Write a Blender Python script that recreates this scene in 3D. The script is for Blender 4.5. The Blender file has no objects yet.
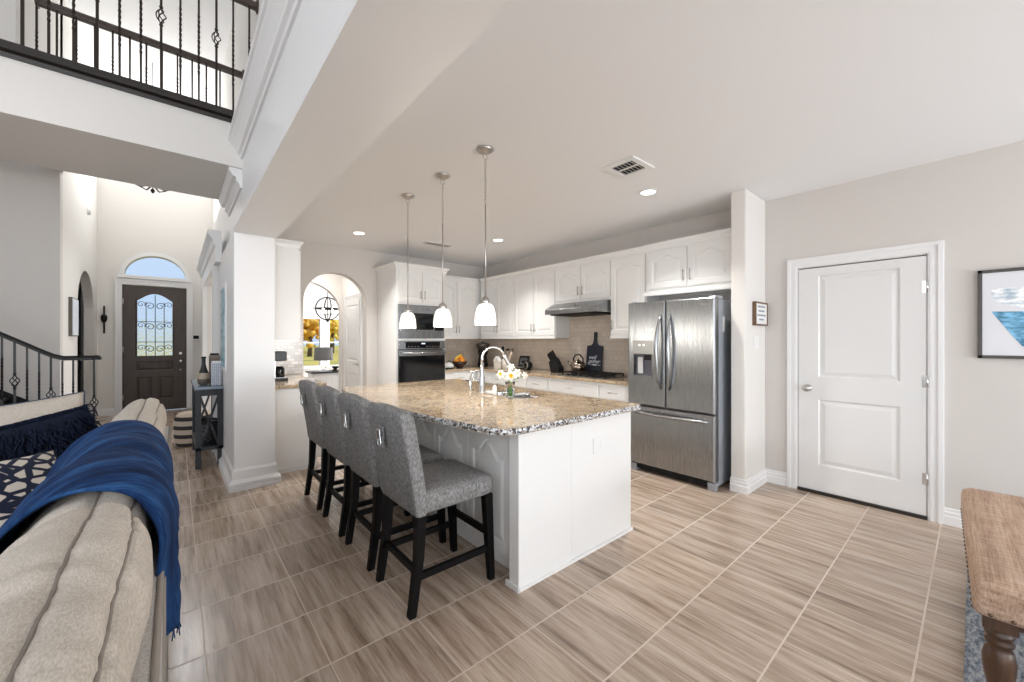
import bpy, bmesh, math, random
from mathutils import Vector, Matrix, noise
random.seed(7)
PI = math.pi
scene = bpy.context.scene
C = scene.collection

# ------------------------------------------------------------ camera
cam_d = bpy.data.cameras.new('camera'); cam = bpy.data.objects.new('camera', cam_d); C.objects.link(cam)
cam.location = (0, 0, 1.38); cam.rotation_euler = (PI/2, 0, -math.atan2(337, 395))
cam_d.sensor_width = 36; cam_d.lens = 395/1024*36; cam_d.shift_y = -1/1024; cam_d.clip_start = .05
scene.camera = cam

# ------------------------------------------------------------ world, sun, daylight at the windows, added fill lamps, exposure
w = bpy.data.worlds.new('sky'); scene.world = w; w.use_nodes = True
bg = w.node_tree.nodes['Background']; bg.inputs[0].default_value = (.62, .78, 1, 1); bg.inputs[1].default_value = 1.0
sd = bpy.data.lights.new('sun', 'SUN'); sd.energy = 4.5; sd.angle = .02; sd.color = (1, .95, .86)
sun = bpy.data.objects.new('sun', sd); C.objects.link(sun); sun.rotation_euler = (math.radians(18), math.radians(48), 0)
def area(name, loc, rot, sx, sy, e, col=(.97, .985, 1), spread=PI):
    d = bpy.data.lights.new(name, 'AREA'); d.shape = 'RECTANGLE'; d.size = sx; d.size_y = sy; d.energy = e; d.color = col; d.spread = spread
    o = bpy.data.objects.new(name, d); C.objects.link(o); o.location = loc; o.rotation_euler = rot; return o
# daylight through the rear windows of the great room and the breakfast corner and the tall left windows
area('daylight_rear_great', (-2.9, -4.12, 2.5), (PI/2, 0, 0), 4.0, 3.4, 135)
area('daylight_rear_breakfast', (2.5, -4.12, 1.45), (PI/2, 0, 0), 3.1, 1.9, 53)
# unseen fill lamps added outside the rear windows, tilted up to brighten the ceilings
area('ceiling_fill_breakfast', (2.5, -4.3, .75), (PI/2+.62, 0, 0), 3.1, .8, 138)
area('ceiling_fill_great', (-2.9, -4.4, 1.0), (PI/2+.6, 0, 0), 4.0, .8, 75)
area('daylight_left', (-5.92, .3, 2.6), (PI/2, 0, -PI/2), 4.4, 3.6, 110)
area('fill_dining', (4.38, 9.2, 1.5), (PI/2, 0, PI/2), 2.2, 1.4, 130)  # added fill lamp at an unseen side opening of the dining room
area('fill_entry', (-.3, 10.42, 5.0), (-PI/2, 0, 0), 1.6, .9, 70, (.95, .97, 1))  # added fill lamp for the entry, in an unseen upper opening
scene.view_settings.view_transform = 'Standard'; scene.view_settings.look = 'None'
scene.view_settings.gamma = 1; scene.view_settings.use_curve_mapping = False; scene.view_settings.exposure = -0.06
scene.cycles.max_bounces = 10; scene.cycles.diffuse_bounces = 6

# ------------------------------------------------------------ materials
def mat(name, col, rough=.6, metal=0, **k):
    m = bpy.data.materials.new(name); m.use_nodes = True
    b = m.node_tree.nodes['Principled BSDF']
    b.inputs['Base Color'].default_value = (*col, 1); b.inputs['Roughness'].default_value = rough; b.inputs['Metallic'].default_value = metal
    for kk, v in k.items(): b.inputs[kk].default_value = v
    return m
class N:                                     # small node-graph helper
    def __init__(s, m): s.t = m.node_tree; s.b = s.t.nodes['Principled BSDF']
    def n(s, typ, **k):
        x = s.t.nodes.new(typ)
        for a, v in k.items():
            if a.startswith('i_'): x.inputs[a[2:].replace('_', ' ')].default_value = v
            else: setattr(x, a, v)
        return x
    def l(s, a, b): s.t.links.new(a, b)
    def coord(s, scale=(1, 1, 1), out='Object'):
        tc = s.n('ShaderNodeTexCoord'); mp = s.n('ShaderNodeMapping'); mp.inputs['Scale'].default_value = scale
        s.l(tc.outputs[out], mp.inputs['Vector']); return mp.outputs[0]
    def noise(s, vec, scale, detail=3, rough=.5):
        x = s.n('ShaderNodeTexNoise'); x.inputs['Scale'].default_value = scale; x.inputs['Detail'].default_value = detail; x.inputs['Roughness'].default_value = rough
        if vec is not None: s.l(vec, x.inputs['Vector'])
        return x.outputs[0]
    def ramp(s, fac, stops, interp='LINEAR'):
        r = s.n('ShaderNodeValToRGB'); r.color_ramp.interpolation = interp
        e = r.color_ramp.elements
        while len(e) < len(stops): e.new(.5)
        for i, (p, c) in enumerate(stops): e[i].position = p; e[i].color = (*c, 1) if len(c) == 3 else c
        s.l(fac, r.inputs[0]); return r.outputs[0]
    def mix(s, fac, a, b, blend='MIX'):
        x = s.n('ShaderNodeMix', data_type='RGBA', blend_type=blend)
        for i, v in ((0, fac), (6, a), (7, b)):
            if isinstance(v, (int, float)): x.inputs[i].default_value = v
            elif isinstance(v, tuple): x.inputs[i].default_value = (*v, 1)
            else: s.l(v, x.inputs[i])
        return x.outputs[2]
    def math(s, op, a, b=None, c=None):
        x = s.n('ShaderNodeMath', operation=op)
        for i, v in enumerate((a, b, c)):
            if v is None: continue
            if isinstance(v, (int, float)): x.inputs[i].default_value = v
            else: s.l(v, x.inputs[i])
        return x.outputs[0]
    def bump(s, h, strength=.2, dist=.01):
        x = s.n('ShaderNodeBump'); x.inputs['Strength'].default_value = strength; x.inputs['Distance'].default_value = dist
        s.l(h, x.inputs['Height']); s.l(x.outputs[0], s.b.inputs['Normal'])
    def col(s, c): s.l(c, s.b.inputs['Base Color'])

def paint(name, col, rough=.7, tex=.06, scale=160):
    m = mat(name, col, rough); g = N(m); g.bump(g.noise(g.coord(), scale, 2), tex, .004); return m
M = {}
M['wall'] = paint('greige_wall_paint', (.63, .60, .57), .8, .12)
M['wall_light'] = paint('pale_wall_paint', (.74, .72, .69), .8, .1)
M['ceil'] = paint('ceiling_paint', (.83, .835, .845), .9, .12)
M['trim'] = paint('white_trim_paint', (.80, .80, .80), .38, .01)
M['cab'] = paint('white_cabinet_paint', (.80, .80, .79), .36, .01)
M['door'] = paint('white_door_paint', (.74, .74, .735), .4, .01)
M['chrome'] = mat('polished_chrome', (.75, .75, .75), .16, 1)
M['nickel'] = mat('brushed_nickel', (.52, .50, .48), .33, 1)
M['black'] = mat('black_gloss', (.008, .008, .009), .3, 0, **{'Specular IOR Level': .3})
M['blackm'] = mat('black_matte', (.011, .011, .012), .6, 0, **{'Specular IOR Level': .2})
M['iron'] = mat('black_iron', (.013, .011, .01), .55, .1, **{'Specular IOR Level': .25})
M['bronze'] = mat('dark_bronze_iron', (.03, .021, .016), .55, .1, **{'Specular IOR Level': .25})
M['white'] = mat('white_plastic', (.8, .8, .79), .4)
M['glass'] = mat('clear_glass', (1, 1, 1), .01, 0, **{'Transmission Weight': 1, 'IOR': 1.06})
M['darkglass'] = mat('black_oven_glass', (.006, .006, .007), .06)
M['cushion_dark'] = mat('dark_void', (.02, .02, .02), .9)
M['grout'] = mat('grout', (.45, .41, .36), .9)
M['cream'] = mat('cream', (.75, .7, .62), .6)

def steel(name, base=.42, rough=.27, dirn=(45, 45, .5)):
    m = mat(name, (base*.97, base, base*1.03), rough, 1); g = N(m)
    f = g.noise(g.coord(dirn), 12, 4)
    g.l(g.ramp(f, [(.3, (rough-.012,)*3), (.7, (rough+.012,)*3)]), g.b.inputs['Roughness'])
    g.bump(g.noise(g.coord((9, 9, .25)), 1, 1), .2, .03)
    return m
M['steel'] = steel('brushed_stainless', .36, .27)
M['steelside'] = mat('grey_painted_steel', (.36, .385, .42), .4, .15)

def wood(name, c1, c2, rough=.4, scale=(1.5, 22, 22), s=2.2):
    m = mat(name, c1, rough); g = N(m); f = g.noise(g.coord(scale), s, 5, .6)
    g.col(g.ramp(f, [(.3, c2), (.7, c1)])); g.bump(f, .06, .003); return m
M['darkwood'] = wood('espresso_wood', (.022, .016, .013), (.012, .009, .008), .38)
M['frontdoor'] = wood('dark_brown_door_wood', (.075, .052, .042), (.045, .031, .026), .42, (16, 16, 1.2))
M['handrail'] = wood('dark_handrail_wood', (.07, .045, .034), (.035, .022, .017), .4)
M['legwood'] = wood('turned_walnut', (.11, .055, .03), (.035, .018, .011), .32, (14, 14, 2))
M['blackwood'] = mat('black_lacquered_wood', (.006, .0055, .0055), .5, 0, **{'Specular IOR Level': .1})
M['slate'] = wood('slate_blue_wood', (.032, .037, .044), (.022, .026, .031), .5)
M['teakblock'] = wood('brown_wood', (.2, .11, .06), (.1, .05, .03), .5)

# tile floor: grid with veins running along y
m = M['tile'] = mat('striped_travertine_tile', (.5, .42, .35), .33); g = N(m)
vec = g.coord()
sep = g.n('ShaderNodeSeparateXYZ'); g.l(vec, sep.inputs[0])
P = .4045
tx = g.math('DIVIDE', g.math('ADD', sep.outputs[0], 8*P-.102), P); ty = g.math('DIVIDE', g.math('ADD', sep.outputs[1], 20*P-.165), P)
def edge(t, wdt):
    fr = g.math('FRACT', t); d = g.math('MINIMUM', fr, g.math('SUBTRACT', 1, fr)); return g.math('LESS_THAN', d, wdt)
gro = g.math('MAXIMUM', edge(tx, .0052), edge(ty, .0092))
cid = g.n('ShaderNodeCombineXYZ'); g.l(g.math('FLOOR', tx), cid.inputs[0]); g.l(g.math('FLOOR', ty), cid.inputs[1])
wn = g.n('ShaderNodeTexWhiteNoise', noise_dimensions='2D'); g.l(cid.outputs[0], wn.inputs['Vector'])
off = g.n('ShaderNodeVectorMath', operation='MULTIPLY_ADD'); g.l(wn.outputs['Color'], off.inputs[0]); off.inputs[1].default_value = (7, 7, 7); g.l(vec, off.inputs[2])
mp = g.n('ShaderNodeMapping'); mp.inputs['Scale'].default_value = (17, 1.1, 1); g.l(off.outputs[0], mp.inputs[0])
f1 = g.noise(mp.outputs[0], 1.3, 8, .66)
mp2 = g.n('ShaderNodeMapping'); mp2.inputs['Scale'].default_value = (70, 3.0, 1); g.l(off.outputs[0], mp2.inputs[0])
f2 = g.noise(mp2.outputs[0], 1.2, 4, .6)
c1 = g.ramp(f1, [(.27, (.165, .110, .078)), (.42, (.345, .26, .196)), (.54, (.485, .382, .302)), (.74, (.61, .51, .425))])
c2 = g.ramp(f2, [(.34, (.60, .57, .54)), (.47, (1, 1, 1))])
cc = g.mix(.75, c1, c2, 'MULTIPLY')
tone = g.ramp(wn.outputs['Value'], [(0, (.92, .92, .92)), (1, (1.06, 1.05, 1.04))])
cc = g.mix(1.0, cc, tone, 'MULTIPLY')
g.col(g.mix(gro, cc, (.60, .51, .43)))
g.l(g.math('ADD', g.math('MULTIPLY', gro, .4), g.math('MULTIPLY_ADD', f2, .16, .15)), g.b.inputs['Roughness'])
g.bump(g.math('SUBTRACT', g.math('MULTIPLY', f2, .15), gro), .25, .003)

# granite
m = M['granite'] = mat('beige_speckled_granite', (.5, .4, .28), .09); g = N(m); v = g.coord()
big = g.ramp(g.noise(v, 9, 4), [(.35, (.41, .285, .165)), (.5, (.57, .43, .27)), (.65, (.66, .54, .375))])
vo = g.n('ShaderNodeTexVoronoi', feature='F1'); vo.inputs['Scale'].default_value = 130; g.l(v, vo.inputs['Vector'])
sp = g.n('ShaderNodeSeparateColor'); g.l(vo.outputs['Color'], sp.inputs[0])
cell = g.ramp(sp.outputs[0], [(0, (.025, .022, .022)), (.12, (.16, .10, .07)), (.22, (.34, .23, .13)), (.5, (.50, .38, .25)), (.74, (.66, .58, .46)), (.9, (.42, .43, .45))], 'CONSTANT')
vo2 = g.n('ShaderNodeTexVoronoi', feature='F1'); vo2.inputs['Scale'].default_value = 48; g.l(v, vo2.inputs['Vector'])
sp2 = g.n('ShaderNodeSeparateColor'); g.l(vo2.outputs['Color'], sp2.inputs[0])
dk = g.math('LESS_THAN', sp2.outputs[1], .10)
base = g.mix(.5, big, cell)
g.col(g.mix(g.math('MULTIPLY', dk, .5), base, (.12, .085, .07)))
# chiselled granite edge: same stone, with pale, cold sky reflection painted into its colour
m = M['granite_edge'] = mat('chiselled_edge_sky_tint', (.5, .5, .5), .35); g = N(m); v = g.coord()
vo = g.n('ShaderNodeTexVoronoi', feature='F1'); vo.inputs['Scale'].default_value = 95; g.l(v, vo.inputs['Vector'])
sp = g.n('ShaderNodeSeparateColor'); g.l(vo.outputs['Color'], sp.inputs[0])
g.col(g.ramp(sp.outputs[0], [(0, (.02, .02, .024)), (.2, (.13, .12, .12)), (.36, (.38, .33, .28)), (.6, (.62, .63, .65)), (.82, (.80, .82, .84))], 'CONSTANT'))
g.bump(vo.outputs['Distance'], .4, .01)

def fabric(name, c1, c2, scale=260, rough=.95, stretch=(1, 1, 1), bump=.25):
    m = mat(name, c1, rough, 0, **{'Specular IOR Level': .25}); g = N(m); v = g.coord(stretch)
    f = g.noise(v, scale, 2); f2 = g.noise(v, scale*.12, 3)
    g.col(g.ramp(g.math('ADD', g.math('MULTIPLY', f, .84), g.math('MULTIPLY', f2, .16)), [(.35, c2), (.65, c1)])); g.bump(f, bump, .003); return m
M['stool'] = fabric('grey_chenille', (.31, .305, .30), (.14, .138, .138), 120, .9, (1, 1, .5))
M['sofa'] = fabric('oatmeal_linen', (.60, .545, .48), (.44, .39, .33), 150, .95, (3, 1, 1))
M['sofaframe'] = fabric('grey_linen', (.50, .48, .455), (.36, .345, .33), 220)
m = M['navy'] = mat('navy_throw_weave_fold_light', (.01, .05, .14), .9, 0, **{'Specular IOR Level': .2}); g = N(m)
f = g.math('ADD', g.math('MULTIPLY', g.noise(g.coord((1.2, 11, 1.2)), 2.2, 5, .6), .75), g.math('MULTIPLY', g.noise(g.coord((20, 160, 20)), 1.5, 2), .25))
g.col(g.ramp(f, [(.36, (.002, .009, .038)), (.5, (.006, .030, .105)), (.66, (.026, .095, .24))])); g.bump(f, .3, .006)  # broad paler streaks paint light on the folds into the weave colour
M['navyfringe'] = fabric('dark_navy_yarn', (.006, .012, .035), (.002, .004, .012), 120)
M['piping'] = mat('navy_piping', (.03, .05, .09), .8)
M['seam'] = mat('seam_thread', (.24, .21, .18), .9)
m = M['bench'] = mat('tan_tweed', (.5, .36, .27), .95, 0, **{'Specular IOR Level': .2}); g = N(m)
n1 = g.noise(g.coord((2, 60, 20)), 3, 4, .7); n2 = g.noise(g.coord((60, 2, 20)), 3, 4, .7); n3 = g.noise(g.coord((.6, 9, 4)), 1.5, 3)
fx_ = g.math('ADD', g.math('MULTIPLY', g.math('ADD', n1, n2), .4), g.math('MULTIPLY', n3, .25))
g.col(g.ramp(fx_, [(.40, (.24, .155, .11)), (.52, (.47, .325, .235)), (.62, (.60, .46, .36))])); g.bump(n1, .3, .004)
# two-tone patterned pillow
m = M['ikat'] = mat('navy_lattice_on_cream', (.7, .65, .58), .95); g = N(m)
vo = g.n('ShaderNodeTexVoronoi', feature='DISTANCE_TO_EDGE'); vo.inputs['Scale'].default_value = 16; vo.inputs['Randomness'].default_value = .55; g.l(g.coord((1, 1, 1.6)), vo.inputs['Vector'])
g.col(g.ramp(vo.outputs['Distance'], [(.13, (.008, .012, .035)), (.17, (.62, .56, .49))]))
m = M['rug'] = mat('blue_grey_rug', (.2, .22, .25), 1); g = N(m); v = g.coord((1, 2.5, 1))
g.col(g.ramp(g.noise(v, 28, 5, .7), [(.32, (.05, .06, .08)), (.48, (.21, .24, .28)), (.6, (.45, .45, .45)), (.72, (.16, .18, .22))])); g.bump(g.noise(v, 150, 2), .8, .01)
def bricktex(name, c1, c2, gc, sc, bw, rh, axis_swap, rough=.35, mortar=.02):
    m = mat(name, c1, rough); g = N(m); tc = g.n('ShaderNodeTexCoord'); s = g.n('ShaderNodeSeparateXYZ'); g.l(tc.outputs['Object'], s.inputs[0])
    c = g.n('ShaderNodeCombineXYZ'); g.l(s.outputs[axis_swap], c.inputs[0]); g.l(s.outputs[2], c.inputs[1])
    b = g.n('ShaderNodeTexBrick'); g.l(c.outputs[0], b.inputs['Vector'])
    for k, v in (('Color1', c1), ('Color2', c2), ('Mortar', gc)): b.inputs[k].default_value = (*v, 1)
    b.inputs['Scale'].default_value = sc; b.inputs['Mortar Size'].default_value = mortar; b.inputs['Brick Width'].default_value = bw; b.inputs['Row Height'].default_value = rh; b.inputs['Bias'].default_value = 0
    g.col(b.outputs['Color']); g.bump(g.math('SUBTRACT', 1, b.outputs['Fac']), .3, .004); return m
M['splash_y'] = bricktex('beige_tile_right', (.60, .52, .44), (.52, .45, .38), (.40, .35, .30), 10, .8, .62, 1)
M['splash_x'] = bricktex('beige_tile_back', (.60, .52, .44), (.52, .45, .38), (.40, .35, .30), 10, .8, .62, 0)
M['splash_bar'] = bricktex('marble_tile', (.80, .79, .78), (.55, .54, .53), (.45, .43, .41), 10, .85, .42, 0, .15)
def emit(name, col, s):
    m = mat(name, col, .5); b = m.node_tree.nodes['Principled BSDF']; b.inputs['Emission Color'].default_value = (*col, 1); b.inputs['Emission Strength'].default_value = s; return m
M['bulb'] = emit('lamp_glow', (1, .96, .9), 6)
M['shade'] = emit('lit_opal_glass', (1, .94, .86), 1.2)
M['shade'].node_tree.nodes['Principled BSDF'].inputs['Base Color'].default_value = (.8, .78, .74, 1)

# ------------------------------------------------------------ mesh builder
class MB:
    def __init__(s): s.b = bmesh.new()
    def face(s, vs, smooth=False):
        try:
            f = s.b.faces.new(vs); f.smooth = smooth
        except ValueError: pass
    def box(s, x0, x1, y0, y1, z0, z1):
        return s.prism([(x0, y0), (x1, y0), (x1, y1), (x0, y1)], 'z', z0, z1)
    def prism(s, pts, axis, lo, hi, smooth=False):
        def P(p, h): return {'z': (p[0], p[1], h), 'y': (p[0], h, p[1]), 'x': (h, p[0], p[1])}[axis]
        return s.loft([[P(p, lo) for p in pts], [P(p, hi) for p in pts]], True, True, smooth)
    def loft(s, loops, cap0=True, cap1=True, smooth=False, closed=True):
        L = [[s.b.verts.new(p) for p in lp] for lp in loops]; n = len(L[0])
        for a, b in zip(L, L[1:]):
            for i in range(n if closed else n-1):
                j = (i+1) % n; s.face((a[i], a[j], b[j], b[i]), smooth)
        if cap0: s.face(L[0][::-1])
        if cap1: s.face(L[-1])
        return s
    def tube(s, path, r, seg=8, closed=False, rs=None):
        path = [Vector(p) for p in path]; n = len(path); loops = []; up = None
        for i, p in enumerate(path):
            if closed: t = path[(i+1) % n]-path[i-1]
            else: t = path[min(i+1, n-1)]-path[max(i-1, 0)]
            t.normalize()
            if up is None: up = t.orthogonal().normalized()
            else:
                up = up-t*up.dot(t); up = up.normalized() if up.length > 1e-6 else t.orthogonal().normalized()
            q = t.cross(up); rr = rs[i] if rs else r
            loops.append([p+up*(rr*math.cos(2*PI*k/seg))+q*(rr*math.sin(2*PI*k/seg)) for k in range(seg)])
        if closed: loops.append(loops[0])
        return s.loft(loops, not closed, not closed, True)
    def bar(s, p, q, wx, wy=None):           # square bar between two points
        wy = wy or wx; p = Vector(p); q = Vector(q); t = (q-p).normalized()
        a = Vector((0, 0, 1)) if abs(t.z) < .9 else Vector((1, 0, 0)); u = t.cross(a).normalized(); v = t.cross(u)
        cr = lambda o: [o+u*(wx/2*i)+v*(wy/2*j) for i, j in ((-1, -1), (1, -1), (1, 1), (-1, 1))]
        return s.loft([cr(p), cr(q)])
    def lathe(s, prof, c=(0, 0, 0), seg=24, cap=True, ax='z'):
        loops = []
        for r, z in prof:
            lp = []
            for k in range(seg):
                a = 2*PI*k/seg; x, y = r*math.cos(a), r*math.sin(a)
                lp.append({'z': (c[0]+x, c[1]+y, c[2]+z), 'y': (c[0]+x, c[1]+z, c[2]+y), 'x': (c[0]+z, c[1]+x, c[2]+y)}[ax])
            loops.append(lp)
        return s.loft(loops, cap, cap, True)
    def ball(s, c, r, seg=14, sc=(1, 1, 1)):
        loops = []
        for i in range(1, 10):
            t = PI*i/10
            loops.append([(c[0]+sc[0]*r*math.sin(t)*math.cos(2*PI*k/seg), c[1]+sc[1]*r*math.sin(t)*math.sin(2*PI*k/seg), c[2]-sc[2]*r*math.cos(t)) for k in range(seg)])
        return s.loft(loops, True, True, True)
    def xf(s, mtx, start=0):
        s.b.verts.ensure_lookup_table()
        for v in list(s.b.verts)[start:]: v.co = mtx @ v.co
        return s
    def n(s): return len(s.b.verts)
    def mesh(s, name):
        bmesh.ops.recalc_face_normals(s.b, faces=s.b.faces[:])
        me = bpy.data.meshes.new(name); s.b.to_mesh(me); s.b.free(); return me

def obj(name, mb, m, parent=None, inv=None, bevel=0, sub=0, label=None, seg=2, solid=0):
    me = mb.mesh(name); mats = m if isinstance(m, list) else [m]
    for x in mats: me.materials.append(x)
    if inv is not None: me.transform(inv)
    o = bpy.data.objects.new(name, me); C.objects.link(o); o.parent = parent
    if bevel:
        b = o.modifiers.new('bevel', 'BEVEL'); b.width = bevel; b.segments = seg; b.limit_method = 'ANGLE'; b.angle_limit = .7
    if solid:
        b = o.modifiers.new('thick', 'SOLIDIFY'); b.thickness = solid; b.offset = 0
    if sub:
        b = o.modifiers.new('sub', 'SUBSURF'); b.levels = sub; b.render_levels = sub
    if label: o['label'] = label
    return o
def tagit(o, label, cat, group=None):
    o['label'] = label; o['category'] = cat
    if group: o['group'] = group
class T:                                       # a thing: an Empty at its base with parts built in world coordinates
    def __init__(s, name, label, cat, loc=(0, 0, 0), rz=0, group=None):
        s.o = bpy.data.objects.new(name, None); C.objects.link(s.o); s.o.location = loc; s.o.rotation_euler = (0, 0, rz); s.o.empty_display_size = .1
        tagit(s.o, label, cat, group)
        s.inv = (Matrix.Translation(loc) @ Matrix.Rotation(rz, 4, 'Z')).inverted()
    def part(s, name, mb, m, parent=None, **k): return obj(name, mb, m, parent or s.o, s.inv, **k)
def one(name, mb, m, label, cat, group=None, **k):
    o = obj(name, mb, m, **k); tagit(o, label, cat, group); return o
def struct(name, mb, m, parent=None, **k):
    o = obj(name, mb, m, parent, **k)
    if parent is None: o['kind'] = 'structure'
    return o
KIDS = lambda o: [x for x in bpy.data.objects if x.parent == o]
def dup(root, loc, label=None, rz=None):
    def cp(o, par):
        c = o.copy(); C.objects.link(c); c.parent = par
        for ch in KIDS(o): cp(ch, c)
        return c
    kids = KIDS(root)
    r = root.copy(); C.objects.link(r); r.location = loc
    if rz is not None: r.rotation_euler = (0, 0, rz)
    if label: r['label'] = label
    for k in kids: cp(k, r)
    return r
B = lambda *a: MB().box(*a)

# local frames: (u, v, out) -> world
def frame(o, u, v, n):
    o, u, v, n = map(Vector, (o, u, v, n)); return Matrix(((u.x, v.x, n.x, o.x), (u.y, v.y, n.y, o.y), (u.z, v.z, n.z, o.z), (0, 0, 0, 1)))
FX = lambda x, y1, z: frame((x, y1, z), (0, -1, 0), (0, 0, 1), (-1, 0, 0))     # front faces -x, u runs to -y
FY = lambda x0, y, z: frame((x0, y, z), (1, 0, 0), (0, 0, 1), (0, -1, 0))      # front faces -y, u runs to +x
def cath(wd, h, m, rise, n=22):
    out = [(m, m), (wd-m, m)]
    for i in range(n+1):
        t = i/n; s = abs(2*t-1); f = 0 if s > .78 else .5*(1+math.cos(PI*s/.78))
        out.append((wd-m-(wd-2*m)*t, h-m-rise+rise*f))
    return out
def outer(wd, h, n=22): return [(0, 0), (wd, 0)]+[(wd-wd*i/n, h) for i in range(n+1)]
def panel_door(wd, h, t=.02, m=.055, rise=.055):
    mb = MB(); L = lambda pts, c: [(a, b, c) for a, b in pts]
    mb.loft([L(outer(wd, h), 0), L(outer(wd, h), t), L(cath(wd, h, m, rise), t), L(cath(wd, h, m+.006, rise), t-.009), L(cath(wd, h, m+.016, rise), t-.009),
             L(cath(wd, h, m+.04, rise), t-.001)]); return mb
def slab_front(wd, h, t=.02):
    mb = MB(); L = lambda m, c: [(m, m, c), (wd-m, m, c), (wd-m, h-m, c), (m, h-m, c)]
    mb.loft([L(0, 0), L(0, t-.006), L(.008, t)]); return mb
def pull(u, v, ln, t, vertical=True):
    mb = MB(); d = (0, ln/2) if vertical else (ln/2, 0)
    mb.tube([(u-d[0], v-d[1], t+.028), (u+d[0], v+d[1], t+.028)], .0055, 8)
    for k in (-.7, .7): mb.tube([(u+k*d[0], v+k*d[1], t), (u+k*d[0], v+k*d[1], t+.028)], .0045, 6)
    return mb
def dress(th, fr, doors, hl=.12):             # doors: (u, v, w, h, handle side 'l'/'r', handle at 't'/'b', rise); drawers: rise None
    for (u, v, wd, h, hs, ht, rise) in doors:
        F = fr @ Matrix.Translation((u, v, 0))
        if rise is None:
            d = th.part('drawer', slab_front(wd, h).xf(F), M['cab']); th.part('pull', pull(wd/2, h/2, hl, .02, False).xf(F), M['nickel'], d)
        else:
            d = th.part('door', panel_door(wd, h, rise=rise).xf(F), M['cab'])
            if hs: th.part('pull', pull(.028 if hs == 'l' else wd-.028, .11 if ht == 'b' else h-.11, hl, .02).xf(F), M['nickel'], d)
def crown_prof(d=.05, h=.06): return [(0, 0), (.012, 0), (.014, .012), (d*.45, h*.45), (d*.85, h*.72), (d, h*.78), (d, h), (0, h)]
# ------------------------------------------------------------ the shell
H = 2.74; HI = 5.8
struct('floor', B(-5.8, 4.55, -4.1, 10.5, -.12, 0), M['tile'])
struct('ceiling', B(.6, 4.55, -4.1, 11.1, H, H+.12), M['ceil'])
struct('ceiling_upper', B(-5.9, .75, -4.1, 10.5, HI, HI+.1), M['ceil'])
def arch_notch(x0, x1, zs, zt, n=24):                  # opening outline, from the floor at x0 over the arch to the floor at x1
    cx, a = (x0+x1)/2, (x1-x0)/2
    return [(x0, 0)]+[(cx-a*math.cos(PI*i/n), zs+(zt-zs)*math.sin(PI*i/n)) for i in range(n+1)]+[(x1, 0)]
DY0, DY1, DZ = .235, 1.065, 2.045
struct('wall_right', MB().prism([(-4.1, 0), (DY0, 0), (DY0, DZ), (DY1, DZ), (DY1, 0), (6.1, 0), (6.1, H), (-4.1, H)], 'x', 4.4, 4.5), M['wall'])
struct('wall_back', MB().prism([(.6, 0)]+arch_notch(1.345, 2.215, 1.93, 2.355)+[(4.45, 0), (4.45, H), (.6, H)], 'y', 6.0, 6.15), M['wall'])
struct('wall_fridge', B(3.89, 4.4, 1.33, 1.46, 0, H), M['wall_light'], bevel=.012)
struct('wall_pillar', B(.408, .738, 4.4, 6.0, 0, 2.37), M['trim'], bevel=.008)
struct('wall_beam', B(.47, .75, -4.1, 10.3, 2.37, 3.2), M['trim'])
struct('wall_upper', B(.6, .75, -4.1, 10.3, 3.2, HI), M['wall_light'])
struct('wall_entry_right', MB().prism([(6.1, 0), (6.3, 0), (6.3, 2.35), (8.6, 2.35), (8.6, 0), (10.3, 0), (10.3, 2.37), (6.1, 2.37)], 'x', .42, .6), M['wall_light'])
struct('wall_stairs', B(-5.8, -1.07, 7.27, 7.42, 0, HI), M['wall'])
struct('wall_entry_left', MB().prism([(7.42, 0)]+arch_notch(8.4, 9.9, 1.85, 2.47)+[(10.3, 0), (10.3, HI), (7.42, HI)], 'x', -1.19, -1.07), M['wall_light'])
# front wall: three pieces round the door, the fan window and an added, unseen upper opening for the fill lamp
FX0, FX1, FZ = -.75, .18, 2.42
def half_ell(x0, x1, z0, zt, n=24):
    cx, a = (x0+x1)/2, (x1-x0)/2
    return [(cx-a*math.cos(PI*i/n), z0+(zt-z0)*math.sin(PI*i/n)) for i in range(n+1)]
fw = MB()
fw.prism([(-2.6, 0), (FX0, 0), (FX0, FZ), (-.72, 2.6), (-.72, 4.5), (-2.6, 4.5)], 'y', 10.3, 10.5)
fw.prism([(FX1, 0), (.6, 0), (.6, 4.5), (.16, 4.5), (.16, 2.6), (FX1, FZ)], 'y', 10.3, 10.5)
fw.prism([(FX0, FZ), (FX1, FZ), (.16, 2.6), (-.72, 2.6)], 'y', 10.3, 10.5)
fw.prism(half_ell(-.72, .16, 2.6, 3.0)+[(.16, 4.5), (-.72, 4.5)], 'y', 10.3, 10.5)
fw.box(-1.19, -1.12, 10.3, 10.5, 4.5, HI); fw.box(.52, .6, 10.3, 10.5, 4.5, HI); fw.box(-1.12, .52, 10.3, 10.5, 5.5, HI)
struct('wall_front', fw, M['wall_light'])
# the sides of the rooms behind the photographer, with window openings
lw = MB()
for y0, y1, z0, z1 in ((-4.1, -2, 0, HI), (2.6, 7.42, 0, HI), (-2, 2.6, 0, .7), (-2, 2.6, 4.5, HI)): lw.box(-5.9, -5.8, y0, y1, z0, z1)
struct('wall_left', lw, M['wall'])
rw = MB()
for x0, x1, z0, z1 in ((-5.9, -5, 0, HI), (-5, -.8, 0, .7), (-5, -.8, 4.3, HI), (-.8, .9, 0, HI), (.9, 4.1, 0, .45), (.9, 4.1, 2.45, HI), (4.1, 4.5, 0, HI)): rw.box(x0, x1, -4.1, -4, z0, z1)
struct('wall_rear', rw, M['wall'])
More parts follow.
